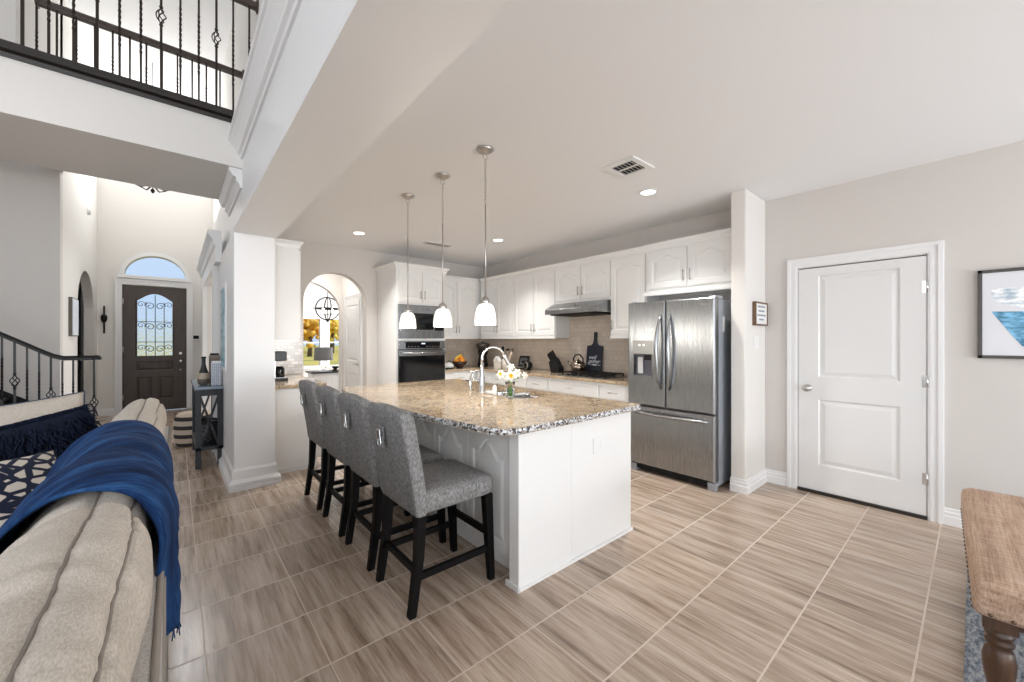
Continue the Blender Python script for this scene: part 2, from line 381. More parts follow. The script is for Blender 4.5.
# passage and dining room beyond the arch
struct('wall_passage', MB().prism([(6.15, 0), (7.2, 0), (7.2, H), (6.15, H)], 'x', 2.22, 2.32), M['wall_light'])
struct('wall_dining_near', MB().prism([(.6, 0)]+arch_notch(.95, 2.205, 1.85, 2.37)+[(4.5, 0), (4.5, H), (.6, H)], 'y', 7.2, 7.32), M['wall_light'])
WINS = [(.95, 1.55), (1.75, 2.2), (2.36, 2.86), (3.08, 3.6)]; WZ = (.72, 1.92)
dw = MB(); xs = .6
for a, b in WINS: dw.box(xs, a, 11, 11.12, 0, H); dw.box(a, b, 11, 11.12, 0, WZ[0]); dw.box(a, b, 11, 11.12, WZ[1], H); xs = b
dw.box(xs, 4.5, 11, 11.12, 0, H)
struct('wall_dining_far', dw, M['wall_light'])
rd = MB(); rd.box(4.4, 4.5, 7.32, 8.0, 0, H); rd.box(4.4, 4.5, 10.4, 11, 0, H); rd.box(4.4, 4.5, 8, 10.4, 0, .75); rd.box(4.4, 4.5, 8, 10.4, 2.25, H)
struct('wall_dining_right', rd, M['wall_light'])
struct('trim_1', MB().prism([(10.9, 2.5), (11, 2.44), (11, H), (10.84, H), (10.86, 2.68)], 'x', .6, 4.4), M['trim'])
def casing_rect(mb, x0, x1, z0, z1, y, wd=.07, t=.03):
    mb.box(x0-wd, x0, y-t, y, z0-wd, z1+wd); mb.box(x1, x1+wd, y-t, y, z0-wd, z1+wd); mb.box(x0, x1, y-t, y, z1, z1+wd); mb.box(x0, x1, y-t-.02, y, z0-wd, z0)
M['pane'] = mat('window_pane', (.95, .97, 1), 0, 0, **{'Transmission Weight': 1, 'IOR': 1.02})
for i, (a, b) in enumerate(WINS):
    mb = MB(); casing_rect(mb, a, b, *WZ, 11); mb.box(a, b, 11.02, 11.06, 1.30, 1.33)
    f = struct('window_%d' % (i+2), mb, M['trim']); struct('pane', B(a, b, 11.04, 11.05, *WZ), M['pane'], f)

# beam mouldings, bridge, crown mouldings
struct('trim_2', MB().prism([(.47, 2.37), (.405, 2.37), (.40, 2.39), (.405, 2.41), (.43, 2.41), (.43, 2.44), (.437, 2.45), (.452, 2.455), (.452, 2.485), (.47, 2.485)], 'y', -4, 4.4), M['trim'])
struct('trim_3', MB().prism([(.47, 3.03), (.455, 3.03), (.45, 3.06), (.43, 3.07), (.425, 3.09), (.395, 3.13), (.375, 3.15), (.375, 3.165), (.36, 3.17), (.36, 3.21), (.62, 3.21), (.62, 3.2), (.47, 3.19)], 'y', -4, 4.35), M['trim'])
struct('trim_4', MB().prism([(.47, 2.78), (.455, 2.78), (.45, 2.81), (.425, 2.84), (.425, 2.87), (.40, 2.88), (.37, 2.93), (.37, 2.95), (.47, 2.95)], 'y', 4.38, 5.5), M['trim'])
struct('wall_bridge', B(-5.8, .47, 4.35, 5.5, 2.95, 3.335), M['wall_light'])
def bridge_trim(y, s):
    return MB().prism([(y-s*.0, 3.335), (y-s*.02, 3.335), (y-s*.025, 3.36), (y-s*.012, 3.375), (y-s*.03, 3.385), (y-s*.03, 3.44), (y+s*.12, 3.44), (y+s*.12, 3.335)], 'x', -5.8, .59)
struct('trim_5', bridge_trim(4.35, 1), M['darkwood']); struct('trim_6', bridge_trim(5.5, -1), M['darkwood'])
struct('floor_bridge', B(-5.8, .59, 4.47, 5.38, 3.335, 3.43), M['cream'])

# baseboards
def bprof(s, h=.125, t=.018): return [(0, 0), (s*t, 0), (s*t, h*.5), (s*t*.7, h*.56), (s*t*.75, h*.74), (s*t*.5, h*.8), (s*t*.45, h*.95), (s*t*.2, h), (0, h)]
def base_x(y, s, x0, x1, **k): return MB().prism([(y+a, z) for a, z in bprof(s, **k)], 'x', x0, x1)      # wall runs along x
def base_y(x, s, y0, y1, **k): return MB().prism([(x+a, z) for a, z in bprof(s, **k)], 'y', y0, y1)
struct('baseboard_right', base_y(4.4, -1, -4, .155), M['trim']); struct('baseboard_right_far', base_y(4.4, -1, 1.145, 1.33), M['trim'])
b = MB().loft([[(4.4, 1.33+a, z) for a, z in bprof(-1)], [(3.89+a, 1.33+a, z) for a, z in bprof(-1)], [(3.89+a, 1.46, z) for a, z in bprof(-1)]])
struct('baseboard_stub', b, M['trim'])
struct('baseboard_back', base_x(6.0, -1, 1.28, 1.33).prism([(6+a, z) for a, z in bprof(-1)], 'x', 2.19, 2.38), M['trim'])
def plinth(o): return [(.408-o, 4.4-o), (.738+o, 4.4-o), (.738+o, 4.6), (.70, 4.6), (.70, 6.0), (.408-o, 6.0)]
mb = MB(); mb.loft([[(x, y, z) for x, y in plinth(o)] for o, z in ((.045, 0), (.045, .03), (.04, .035), (.045, .045), (.045, .07), (.03, .085), (.016, .1), (.016, .175), (.006, .19), (0, .195))])
struct('baseboard_pillar', mb, M['trim'])
struct('baseboard_front', base_x(10.3, -1, -1.07, -.85).prism([(10.3+a, z) for a, z in bprof(-1)], 'x', .28, .42), M['trim'])
struct('baseboard_entry', base_y(-1.07, 1, 7.42, 8.4), M['trim'])

# entry portal: header with a crown over the cased opening to the dining room
mb = MB(); mb.prism([(.42, 2.3), (.36, 2.3), (.36, 2.48), (.345, 2.5), (.33, 2.56), (.30, 2.6), (.285, 2.62), (.285, 2.66), (.42, 2.66)], 'y', 5.75, 8.95)
mb.box(.36, .42, 6.1, 6.3, .2, 2.3); mb.box(.36, .42, 8.6, 8.8, .2, 2.3); mb.box(.345, .42, 6.08, 6.32, 0, .2); mb.box(.345, .42, 8.58, 8.82, 0, .2)
struct('trim_7', mb, M['trim'])

# backsplashes
mb = B(4.385, 4.4, 2.46, 6, .92, 1.43); mb.box(4.385, 4.4, 2.87, 4.1, 1.43, 1.9)
struct('wall_backsplash_right', mb, M['splash_y'])
struct('wall_backsplash_back', B(3.2, 4.385, 5.985, 6, .92, 1.43), M['splash_x'])
struct('wall_backsplash_bar', B(.75, 1.325, 5.985, 6, .92, 1.4), M['splash_bar'])

# outdoors: lawn, road and sky
m = M['lawn'] = mat('dry_lawn', (.3, .3, .08), 1); g = N(m)
g.col(g.ramp(g.noise(g.coord(), .6, 4), [(.35, (.24, .28, .05)), (.55, (.52, .40, .10)), (.7, (.62, .45, .14))]))
struct('lawn', MB().loft([[(-30, 10.5, -.3), (45, 10.5, -.3), (45, 80, .3), (-30, 80, .3)], [(-30, 10.5, -.5), (45, 10.5, -.5), (45, 80, -.5), (-30, 80, -.5)]]), M['lawn'])

# ------------------------------------------------------------ doors
def rect_insert(mb, x0, x1, z0, z1, t, F):             # sunk moulding and raised field inside an opening of a slab front
    L = lambda m, c: [F @ Vector(p) for p in ((x0+m, z0+m, c), (x1-m, z0+m, c), (x1-m, z1-m, c), (x0+m, z1-m, c))]
    mb.loft([L(0, 0), L(0, t), L(.012, t-.012), L(.022, t-.012), L(.05, t-.004)])
def two_panel(wd, h, t, F, m=.145, z=(.23, .82, 1.02, 1.93)):
    mb = MB()
    for a in ((0, m, 0, h), (wd-m, wd, 0, h), (m, wd-m, 0, z[0]), (m, wd-m, z[1], z[2]), (m, wd-m, z[3], h)):
        n0 = mb.n(); mb.box(a[0], a[1], a[2], a[3], 0, t); mb.xf(F, n0)
    rect_insert(mb, m, wd-m, z[0], z[1], t, F); rect_insert(mb, m, wd-m, z[2], z[3], t, F)
    return mb
def casing(wd, h, F, cw=.085):                         # stepped casing round an opening of width wd
    mb = MB()
    for o, i, t in ((cw, 0, .016), (cw-.004, cw-.03, .026), (.03, .012, .021)):
        for a in ((-o, -i, 0, h+i), (wd+i, wd+o, 0, h+i), (-o, wd+o, h+i, h+o)):
            n0 = mb.n(); mb.box(a[0], a[1], a[2], a[3], 0, t); mb.xf(F, n0)
    return mb
F = FX(4.4, DY1, 0)
d = struct('door_1', two_panel(DY1-DY0-.012, 2.0, .04, FX(4.43, DY1-.006, .028)), M['door'])
struct('door_casing', casing(DY1-DY0, DZ, F), M['trim'], d)
struct('jamb', MB().box(4.4, 4.5, DY1-.004, DY1, 0, DZ).box(4.4, 4.5, DY0, DY0+.004, 0, DZ).box(4.4, 4.5, DY0, DY1, DZ-.006, DZ), M['trim'], d)
struct('threshold', B(4.375, 4.48, DY0, DY1, 0, .026), M['darkwood'], d)
kn = MB().lathe([(.032, 0), (.03, .008), (.012, .012), (.011, .03), (.022, .036), (.03, .048), (.03, .056), (.02, .066), (.006, .07)], (0, 0, 0), 20)
struct('door_knob', kn.xf(FX(4.39, .99, .945)), M['nickel'], d)
for z in (.31, 1.06, 1.79):
    hb = MB().tube([(4.385, DY0+.003, z-.045), (4.385, DY0+.003, z+.045)], .007, 8).box(4.388, 4.392, DY0-.0, DY0+.03, z-.045, z+.045)
    struct('hinge', hb, M['chrome'], d)
struct('wall_garage', B(4.5, 4.52, DY0-.1, DY1+.1, 0, 2.2), M['blackm'])

# front door
F = FY(-.747, 10.36, .012); wd, h, t = .924, 2.4, .045
mb = MB()
def rb(*a):
    n0 = mb.n(); mb.box(*a); mb.xf(F, n0)
gx0, gx1, gz0, gz1 = .19, .72, 1.06, 2.27
for a in ((0, gx0, 0, h, 0, t), (gx1, wd, 0, h, 0, t), (gx0, gx1, .96, gz0, 0, t), (gx0, gx1, .66, .78, 0, t), (gx0, gx1, 0, .22, 0, t), (.41, .5, .22, .66, 0, t)): rb(*a)
n0 = mb.n(); top = [(gx0, h), (gx0, 2.12)]+[(gx0+(gx1-gx0)*i/16, 2.12+(gz1-2.12)*math.sin(PI*i/16)) for i in range(1, 16)]+[(gx1, 2.12), (gx1, h)]
mb.prism(top, 'z', 0, t); mb.xf(F, n0)
for a in ((gx0, gx1, .78, .96), (gx0, .41, .22, .66), (.5, gx1, .22, .66)): rect_insert(mb, *a, t, F)
d = struct('door_2', mb, M['frontdoor'])
mg = mat('rain_glass', (.9, .95, 1), .12, 0, **{'Transmission Weight': 1, 'IOR': 1.12}); g = N(mg); g.bump(g.noise(g.coord((1, 1, .6)), 42, 2), 1.0, .05)
n = MB().box(gx0, gx1, gz0, gz1, .015, .022).xf(F); struct('glass_pane', n, mg, d)
sc = MB()
def sp(cx, cz, r0, turns, a0, sgn, n=36):
    return [(cx+r0*(1-.8*i/n)*math.cos(a0+sgn*turns*2*PI*i/n), cz+r0*(1-.8*i/n)*math.sin(a0+sgn*turns*2*PI*i/n), .032) for i in range(n+1)]
mx = (gx0+gx1)/2
for q in (-1, 1):
    sc.tube([(mx+q*.13, gz0, .032), (mx+q*.13, 2.1, .032)], .006, 6)
    for z in (gz0+.13, 1.62, 2.02): sc.tube(sp(mx+q*.075, z, .075, 1.3, PI/2-q*PI/2, q), .006, 6); sc.tube(sp(mx+q*.2, z+.03, .06, 1.2, PI/2+q*PI/2, -q), .005, 6)
sc.tube([(mx, gz0, .032), (mx, 2.24, .032)], .006, 6)
for z in (gz0+.27, 1.72): sc.tube([(gx0, z, .032), (gx1, z, .032)], .006, 6)
struct('scroll_grille', sc.xf(F), M['iron'], d)
fr = MB(); ar = [(gx0+(gx1-gx0)*i/16, 2.12+(gz1-2.12)*math.sin(PI*i/16), t) for i in range(17)]
fr.tube([(gx0, gz0, t), *ar, (gx1, gz0, t)], .014, 8, True); struct('glass_frame', fr.xf(F), M['frontdoor'], d)
struct('deadbolt', MB().lathe([(.03, 0), (.03, .015), (.02, .025)], seg=18).xf(F @ Matrix.Translation((.83, 1.10, t))), M['chrome'], d)
struct('door_handle', MB().lathe([(.03, 0), (.03, .012), (.012, .018), (.012, .05), (.028, .055), (.026, .08), (.01, .085)], seg=18).xf(F @ Matrix.Translation((.83, .95, t))), M['chrome'], d)
struct('lock', MB().lathe([(.014, 0), (.014, .012)], seg=14).xf(F @ Matrix.Translation((.83, .78, t))), M['chrome'], d)
for z in (.3, 1.2, 2.1): struct('hinge', MB().tube([(-.738, 10.31, z-.05), (-.738, 10.31, z+.05)], .008, 8), M['nickel'], d)
struct('door_casing', casing(FX1-FX0, FZ, FY(FX0, 10.3, 0), .1), M['trim'], d)
# fan window
mb = MB(); a = half_ell(-.72, .16, 2.6, 3.0); bb = half_ell(-.79, .23, 2.56, 3.07); 
mb.loft([[(x, 10.3, z) for x, z in a], [(x, 10.27, z) for x, z in a], [(x, 10.27, z) for x, z in bb], [(x, 10.3, z) for x, z in bb]], False, False, False, False)
mb.box(-.81, .25, 10.26, 10.3, 2.54, 2.6)
f = struct('window_1', mb, M['trim']); struct('pane', MB().prism(half_ell(-.72, .16, 2.6, 3.0), 'y', 10.4, 10.41), M['pane'], f)
# passage door
d = struct('door_3', two_panel(.66, 2.03, .02, FX(2.215, 6.93, .02), .1), M['door'])
struct('door_casing', casing(.68, 2.06, FX(2.22, 6.94, 0), .07), M['trim'], d)
lv = MB().lathe([(.028, 0), (.028, .01), (.01, .014), (.01, .045)], seg=16); lv.tube([(0, 0, .045), (.05, .005, .05), (.11, 0, .05)], .009, 8)
struct('door_handle', lv.xf(FX(2.195, 6.33, 1.0)@Matrix.Scale(-1, 4, (1, 0, 0))), M['nickel'], d)
# dark door in the arched side opening
d = struct('door_4', two_panel(1.99, 2.6, .03, frame((-1.30, 8.3, .01), (0, 1, 0), (0, 0, 1), (1, 0, 0)), .2, (.25, .85, 1.05, 2.1)), M['darkwood'])
# ------------------------------------------------------------ kitchen cabinets
UB, UT = 1.41, 2.395
def crown_y(x, y0, y1, z=2.38, d=.045, h=.07): return MB().prism([(x-a, z+b) for a, b in crown_prof(d, h)], 'y', y0, y1)
def crown_x(y, x0, x1, z=2.38, d=.045, h=.07): return MB().prism([(y-a, z+b) for a, b in crown_prof(d, h)], 'x', x0, x1)
def upper_right(name, label, y0, y1, z0, doors, x=4.09, rail=True):
    t = T(name, label, 'cabinet', (4.25, (y0+y1)/2, z0), 0, 'white upper cabinets along the range wall')
    t.part('body', B(x, 4.384, y0, y1, z0, UT+.03), M['cab'])
    if rail: t.part('light_rail', B(x-.022, x+.0, y0, y1, z0-.012, z0+.028), M['cab'], bevel=.004)
    t.part('crown', crown_y(x, y0, y1), M['cab']); dress(t, FX(x, y1, 0), doors); return t
HT = UT-.03
G = .009
def pair(w0, v, h, rise=.055): 
    a = (w0-3*G)/2
    return [(G, v, a, h, 'r', 'b', rise), (2*G+a, v, a, h, 'l', 'b', rise)]
upper_right('wall_cabinet', 'white double-door wall cabinet in the corner beside the back-wall cabinet', 4.72, 5.62, UB, pair(.9, UB+.04, HT-UB-.05))
upper_right('wall_cabinet', 'white tall double-door wall cabinet next to the range hood, bowl side', 3.84, 4.72, UB, pair(.88, UB+.04, HT-UB-.05))
upper_right('wall_cabinet', 'white short double-door cabinet directly above the range hood', 2.91, 3.84, 1.88, pair(.93, 1.92, HT-1.93), rail=False)
upper_right('wall_cabinet', 'white narrow single-door wall cabinet between range hood and refrigerator', 2.43, 2.91, UB, [(G, UB+.04, .46, HT-UB-.05, 'l', 'b', .055)])
t = T('wall_cabinet', 'white wide double-door cabinet above the stainless refrigerator', 'cabinet', (4.2, 1.95, 1.87), 0, 'white upper cabinets along the range wall')
t.part('body', B(4.07, 4.39, 1.465, 2.42, 1.90, UT+.03), M['cab'])
t.part('light_rail', MB().prism([(4.07, 1.87), (4.03, 1.87), (4.025, 1.89), (4.045, 1.915), (4.07, 1.93)], 'y', 1.465, 2.43), M['cab'])
t.part('crown', crown_y(4.07, 1.465, 2.42), M['cab']); dress(t, FX(4.07, 2.42, 0), [(.03, 1.95, .44, HT-1.96, 'r', 'b', .05), (.485, 1.95, .44, HT-1.96, 'l', 'b', .05)])
t = T('wall_cabinet', 'white double-door wall cabinet on the back wall beside the oven tower', 'cabinet', (3.6, 5.83, UB), 0)
t.part('body', B(3.19, 4.39, 5.69, 5.984, UB, UT+.03), M['cab']); t.part('light_rail', B(3.19, 4.07, 5.668, 5.69, UB-.012, UB+.028), M['cab'], bevel=.004)
t.part('crown', crown_x(5.69, 3.19, 4.05), M['cab']); dress(t, FY(3.19, 5.69, 0), pair(.86, UB+.04, HT-UB-.05))
# oven tower
t = T('oven_cabinet', 'tall white cabinet tower built round the wall oven and microwave', 'cabinet', (2.78, 5.65, 0))
TZ = 2.42
mb = MB()
for a in ((2.38, 2.41, 5.32, 5.99, 0, TZ), (3.15, 3.18, 5.32, 5.99, 0, TZ), (2.41, 3.15, 5.32, 5.99, 0, .72), (2.41, 3.15, 5.32, 5.99, 1.895, TZ), (2.41, 3.15, 5.32, 5.99, 1.372, 1.402), (2.41, 3.15, 5.96, 5.99, .72, 1.895)): mb.box(*a)
t.part('body', mb, M['cab'])
mb = MB(); pr = crown_prof(.055, .08)
mb.loft([[(2.38-a, 5.99, TZ-.02+b) for a, b in pr], [(2.38-a, 5.32-a, TZ-.02+b) for a, b in pr], [(3.18+a, 5.32-a, TZ-.02+b) for a, b in pr], [(3.18+a, 5.63, TZ-.02+b) for a, b in pr]])
t.part('crown', mb, M['cab'])
dress(t, FY(2.40, 5.32, 0), pair(.76, 1.93, .44, .05)+[(.01, .12, .74, .56, '', 'b', None)])
# microwave and oven
t = T('microwave', 'stainless built-in microwave above the wall oven', 'microwave', (2.78, 5.31, 1.41))
F = FY(2.405, 5.31, 0); wd = .75
t.part('body', MB().box(2.41, 3.15, 5.33, 5.9, 1.405, 1.89), M['blackm'])
def frontbox(a): return MB().box(*a).xf(F)
t.part('trim_frame', frontbox((0, wd, 1.405, 1.89, 0, .012)), M['steel'], bevel=.003)
t.part('door', frontbox((.02, wd-.02, 1.50, 1.80, .012, .03)), M['steel'], bevel=.004)
t.part('window', frontbox((.06, wd-.2, 1.53, 1.77, .03, .033)), M['darkglass'])
t.part('control_panel', frontbox((wd-.18, wd-.03, 1.52, 1.78, .03, .033)), M['darkglass'])
for z in (1.825, 1.845, 1.865): t.part('vent_slat', frontbox((.03, wd-.03, z, z+.008, .012, .017)), M['steel'])
t = T('wall_oven', 'stainless wall oven with black glass door under the microwave', 'oven', (2.78, 5.31, .73))
t.part('body', MB().box(2.42, 3.14, 5.33, 5.9, .73, 1.368), M['blackm'])
t.part('control_panel', frontbox((0, wd, 1.245, 1.37, 0, .03)), M['steel'], bevel=.003)
t.part('display', frontbox((.1, wd-.09, 1.262, 1.352, .03, .033)), M['darkglass'])
m = emit('oven_clock', (.7, .85, 1), .8)
t.part('clock', frontbox((.35, .41, 1.32, 1.335, .033, .034)), m)
for i in range(9): t.part('button', frontbox((.14+.05*i+(.09 if i > 3 else 0), .155+.05*i+(.09 if i > 3 else 0), 1.28, 1.29, .033, .035)), M['nickel'])
d = t.part('door', frontbox((0, wd, .73, 1.235, 0, .03)), M['darkglass'], bevel=.004)
t.part('door_trim', frontbox((0, wd, 1.15, 1.235, .03, .036)), M['steel'], d)
hm = MB().tube([(.03, 1.19, .085), (wd-.03, 1.19, .085)], .015, 12)
for u in (.06, wd-.06): hm.tube([(u, 1.19, .03), (u, 1.19, .085)], .011, 8)
t.part('handle', hm.xf(F), M['steel'], d)

# base cabinets
def base_right(label, y0, y1, items):
    t = T('base_cabinet', label, 'cabinet', (4.1, (y0+y1)/2, 0), 0, 'white base cabinets along the range wall')
    t.part('body', B(3.82, 4.39, y0, y1, .1, .876), M['cab']); t.part('toe_kick', B(3.88, 4.39, y0, y1, 0, .1), M['cab'])
    dress(t, FX(3.82, y1, 0), items)
def stack(w0, n=2):
    a = (w0-G*(n+1))/n
    return [x for i in range(n) for x in ((G+i*(a+G), .70, a, .15, '', '', None), (G+i*(a+G), .12, a, .56, 'r' if i == 0 else 'l', 't', .05))]
base_right('white base cabinet with a pull drawer between cooktop and refrigerator', 2.46, 2.88, [(G, .70, .40, .15, '', '', None), (G, .12, .40, .56, 'l', 't', .05)])
base_right('white base cabinet with a wide plain front under the gas cooktop', 2.88, 3.72, [(G, .70, .82, .15, '', '', None)]+[x for x in stack(.84) if x[6]])
base_right('white base cabinet under the knife block', 3.72, 4.56, stack(.84)); base_right('white base cabinet under the dark tablet stand', 4.56, 5.38, stack(.82))
t = T('base_cabinet', 'white base cabinet on the back wall under the fruit bowl', 'cabinet', (3.5, 5.7, 0))
t.part('body', B(3.19, 4.39, 5.40, 5.99, .1, .876), M['cab']); t.part('toe_kick', B(3.19, 4.39, 5.46, 5.99, 0, .1), M['cab'])
dress(t, FY(3.18, 5.40, 0), [(G, .70, .6, .15, '', '', None), (G, .12, .6, .56, 'r', 't', .05)])
t = T('kitchen_counter', 'beige granite counter along the range wall and back wall', 'countertop', (4.0, 4.2, .876))
lp = [(3.78, 2.45), (4.4, 2.45), (4.4, 6), (3.185, 6), (3.185, 5.36), (3.78, 5.36)]
t.part('slab', MB().prism(lp, 'z', .877, .914), M['granite'], bevel=.004)

# range hood
t = T('range_hood', 'slim stainless range hood under the short wall cabinet', 'hood', (4.1, 3.37, 1.7))
hp = [(4.4, 1.878), (4.02, 1.878), (3.87, 1.80), (3.855, 1.785), (3.855, 1.725), (4.4, 1.725)]
t.part('canopy', MB().prism(hp, 'y', 2.925, 3.825), M['steel'], bevel=.004)
t.part('filter', B(3.9, 4.35, 2.99, 3.76, 1.71, 1.727), M['blackm'])
for y in (3.32, 3.37): t.part('switch', MB().tube([(3.945, y, 1.85), (3.93, y, 1.845)], .012, 10), M['nickel'])

# gas cooktop
t = T('gas_cooktop', 'black gas cooktop with iron grates set into the granite counter', 'cooktop', (4.07, 3.22, .915))
t.part('deck', B(3.84, 4.32, 2.84, 3.62, .915, .925), M['steel'], bevel=.004)
for i in range(3):
    y0 = 2.87+i*.235; gm = MB()
    for a, b in (((3.93, y0), (4.29, y0)), ((3.93, y0+.22), (4.29, y0+.22)), ((3.93, y0), (3.93, y0+.22)), ((4.29, y0), (4.29, y0+.22)), ((3.93, y0+.11), (4.29, y0+.11)), ((4.11, y0), (4.11, y0+.22)), ((4.02, y0), (4.02, y0+.22)), ((4.2, y0), (4.2, y0+.22))):
        gm.bar((*a, .958), (*b, .958), .012, .014)
    for x in (3.93, 4.29):
        for y in (y0, y0+.22): gm.bar((x, y, .925), (x, y, .958), .012)
    t.part('grate', gm, M['iron'])
for x, y in ((4.03, 2.98), (4.2, 2.98), (4.11, 3.22), (4.03, 3.46), (4.2, 3.46)): t.part('burner', MB().lathe([(.045, .925), (.045, .935), (.03, .938), (.03, .948), (.0, .949)], (x, y, 0), 16, False), M['blackm'])
for i in range(5): t.part('knob', MB().lathe([(.02, .925), (.018, .945), (.0, .946)], (3.875, 3.02+i*.1, 0), 14, False), M['blackm'])

# ------------------------------------------------------------ refrigerator
t = T('refrigerator', 'stainless french-door refrigerator with ice dispenser and bottom freezer', 'refrigerator', (4.05, 1.97, 0))
X0, X1, Y0, Y1 = 3.71, 3.79, 1.525, 2.425
t.part('body', B(3.795, 4.37, Y0+.008, Y1-.008, .03, 1.755), M['steelside'], bevel=.006)
def fdoor(y0, y1, z0, z1, hole=None):
    R = lambda m, x: [(x, y0+m, z0+m), (x, y1-m, z0+m), (x, y1-m, z1-m), (x, y0+m, z1-m)]
    L = [R(0, X1), R(0, X0+.014), R(.004, X0+.005), R(.013, X0)]
    if hole:
        a, b, c, d = hole; H_ = lambda x, m=0: [(x, a+m, c+m), (x, b-m, c+m), (x, b-m, d-m), (x, a+m, d-m)]
        L += [H_(X0), H_(X0+.06, .004)]
    return MB().loft(L)
SP = 2.0
dl = t.part('door', fdoor(SP+.003, Y1, .70, 1.775, (2.145, 2.355, 1.0, 1.235)), M['steel'])
dr = t.part('door', fdoor(Y0, SP-.003, .70, 1.775), M['steel'])
fz = t.part('freezer_drawer', fdoor(Y0, Y1, .085, .69), M['steel'])
t.part('dispenser_panel', B(X0-.004, X0+.01, 2.135, 2.365, 1.235, 1.375), mat('satin_dispenser', (.36, .36, .35), .35, .8), dl, bevel=.003)
t.part('dispenser_surround', MB().loft([[(X0-.003, a, b) for a, b in q] for q in ([(2.135, .985), (2.365, .985), (2.365, 1.235), (2.135, 1.235)],)]+[[(X0-.003, a, b) for a, b in [(2.147, 1.0), (2.353, 1.0), (2.353, 1.232), (2.147, 1.232)]]]+[[(X0+.05, a, b) for a, b in [(2.147, 1.0), (2.353, 1.0), (2.353, 1.232), (2.147, 1.232)]]], False, False), M['steel'], dl)
t.part('dispenser_cavity', B(X0+.045, X0+.055, 2.148, 2.352, 1.001, 1.231), mat('dispenser_grey', (.10, .10, .12), .4), dl)
t.part('dispenser_paddle', B(X0+.02, X0+.03, 2.26, 2.32, 1.03, 1.2), mat('pale_paddle', (.55, .55, .55), .4), dl, bevel=.003)
t.part('dispenser_nozzle', B(X0+.012, X0+.045, 2.17, 2.24, 1.17, 1.231), M['black'], dl, bevel=.005)
t.part('dispenser_tray', B(X0+.002, X0+.05, 2.15, 2.35, 1.0, 1.012), M['steel'], dl)
for y in (2.235, 2.285): t.part('button', MB().lathe([(.014, 0), (.014, .004), (.0, .005)], (0, 0, 0), 14).xf(frame((X0-.004, y, 1.325), (0, -1, 0), (0, 0, 1), (-1, 0, 0))), M['white'], dl)
def bow(pa, pb, out, n=14):
    return [(Vector(pa).lerp(Vector(pb), i/n)+Vector(out)*math.sin(PI*i/n)**.55) for i in range(n+1)]
for y, s, dd in ((SP+.045, 1, dl), (SP-.045, -1, dr)):
    pts = bow((X0+.004, y, .89), (X0+.004, y, 1.63), (-.07, s*.018, 0)); hb = MB().tube(pts, .016, 10, rs=[.012+.006*math.sin(PI*i/14) for i in range(15)])
    t.part('handle', hb, M['steel'], dd)
pts = bow((X0+.004, Y0+.06, .625), (X0+.004, Y1-.08, .625), (-.06, 0, 0)); t.part('handle', MB().tube(pts, .015, 10), M['steel'], fz)
t.part('badge', B(X0-.002, X0+.002, 1.575, 1.655, 1.703, 1.722), M['chrome'], dr)
t.part('base_grille', B(3.74, 3.8, Y0+.05, Y1-.02, .03, .085), M['blackm'])
for y in (Y0+.035, Y1-.06): t.part('foot', B(3.73, 3.79, y-.03, y+.04, 0, .07), M['steelside'], bevel=.004)
for y in (Y0+.04, Y1-.05): t.part('hinge_cover', B(3.75, 3.9, y-.035, y+.035, 1.757, 1.79), M['steelside'], bevel=.006)
tg = B(3.89, 3.93, Y0-.0, Y0+.006, 1.46, 1.6); one('fridge_magnet', tg, M['white'], 'small white magnet clip on the side of the refrigerator', 'magnet', bevel=.002)

# ------------------------------------------------------------ island
t = T('kitchen_island', 'white panelled kitchen island under the curved granite top', 'island', (2.0, 2.8, 0))
body = MB().loft([[(x, y, z) for x, y in ((1.5, 1.64), (2.5, 1.64), (2.5, 3.95), (1.5, 3.95))] for z in (.09, .66)]); 
body = B(1.5, 2.5, 1.64, 3.95, .09, .62)
for a in ((1.5, 2.06, 1.64, 3.95, .62, .876), (2.06, 2.5, 1.64, 2.3, .62, .876), (2.06, 2.5, 3.1, 3.95, .62, .876), (2.489, 2.5, 2.3, 3.1, .62, .876)): body.box(*a)
t.part('body', body, M['cab']); t.part('toe_kick', B(1.53, 2.44, 1.64, 3.9, 0, .09), M['cab'])
e = t.part('end_panel', B(1.43, 1.868, 1.62, 1.70, 0, .876), M['cab'], bevel=.002)
t.part('end_panel', B(1.872, 2.52, 1.623, 1.66, 0, .876), M['cab'], bevel=.002)
t.part('shoe_moulding', MB().prism([(1.424, 1.62), (1.424, 1.612), (2.53, 1.612), (2.53, 1.66), (2.52, 1.66), (2.52, 1.62)], 'z', 0, .02).box(1.418, 1.43, 1.612, 1.72, 0, .03), M['cab'])
for i in range(5):
    p = t.part('panel', panel_door(.425, .70, .02, .05, .09).xf(FX(1.5, 1.745+.44*(i+1)-.0075, .12)), M['cab'])
o = t.part('outlet', B(2.08, 2.2, 1.616, 1.625, .635, .735), M['white'], bevel=.003)
for x in (2.11, 2.17): t.part('socket', B(x-.018, x+.018, 1.6145, 1.617, .66, .71), M['white'], o, bevel=.003)
left = [(1.42, 1.572), (1.345, 1.59), (1.285, 1.655), (1.255, 1.8), (1.205, 2.11), (1.165, 2.52), (1.14, 2.85), (1.135, 3.2), (1.155, 3.55), (1.2, 3.85), (1.25, 4.0), (1.32, 4.06)]
def catmull(P, k=4):
    out = []
    for i in range(len(P)-1):
        p0, p1, p2, p3 = [Vector(P[max(0, min(len(P)-1, i+j))]) for j in (-1, 0, 1, 2)]
        for q in range(k):
            s = q/k; out.append(tuple(.5*((2*p1)+(p2-p0)*s+(2*p0-5*p1+4*p2-p3)*s*s+(3*p1-p0-3*p2+p3)*s**3)))
    return out+[tuple(P[-1])]
left = catmull(left)
def edgepts(a, b, n): return [(a[0]+(b[0]-a[0])*i/n, a[1]+(b[1]-a[1])*i/n) for i in range(1, n)]
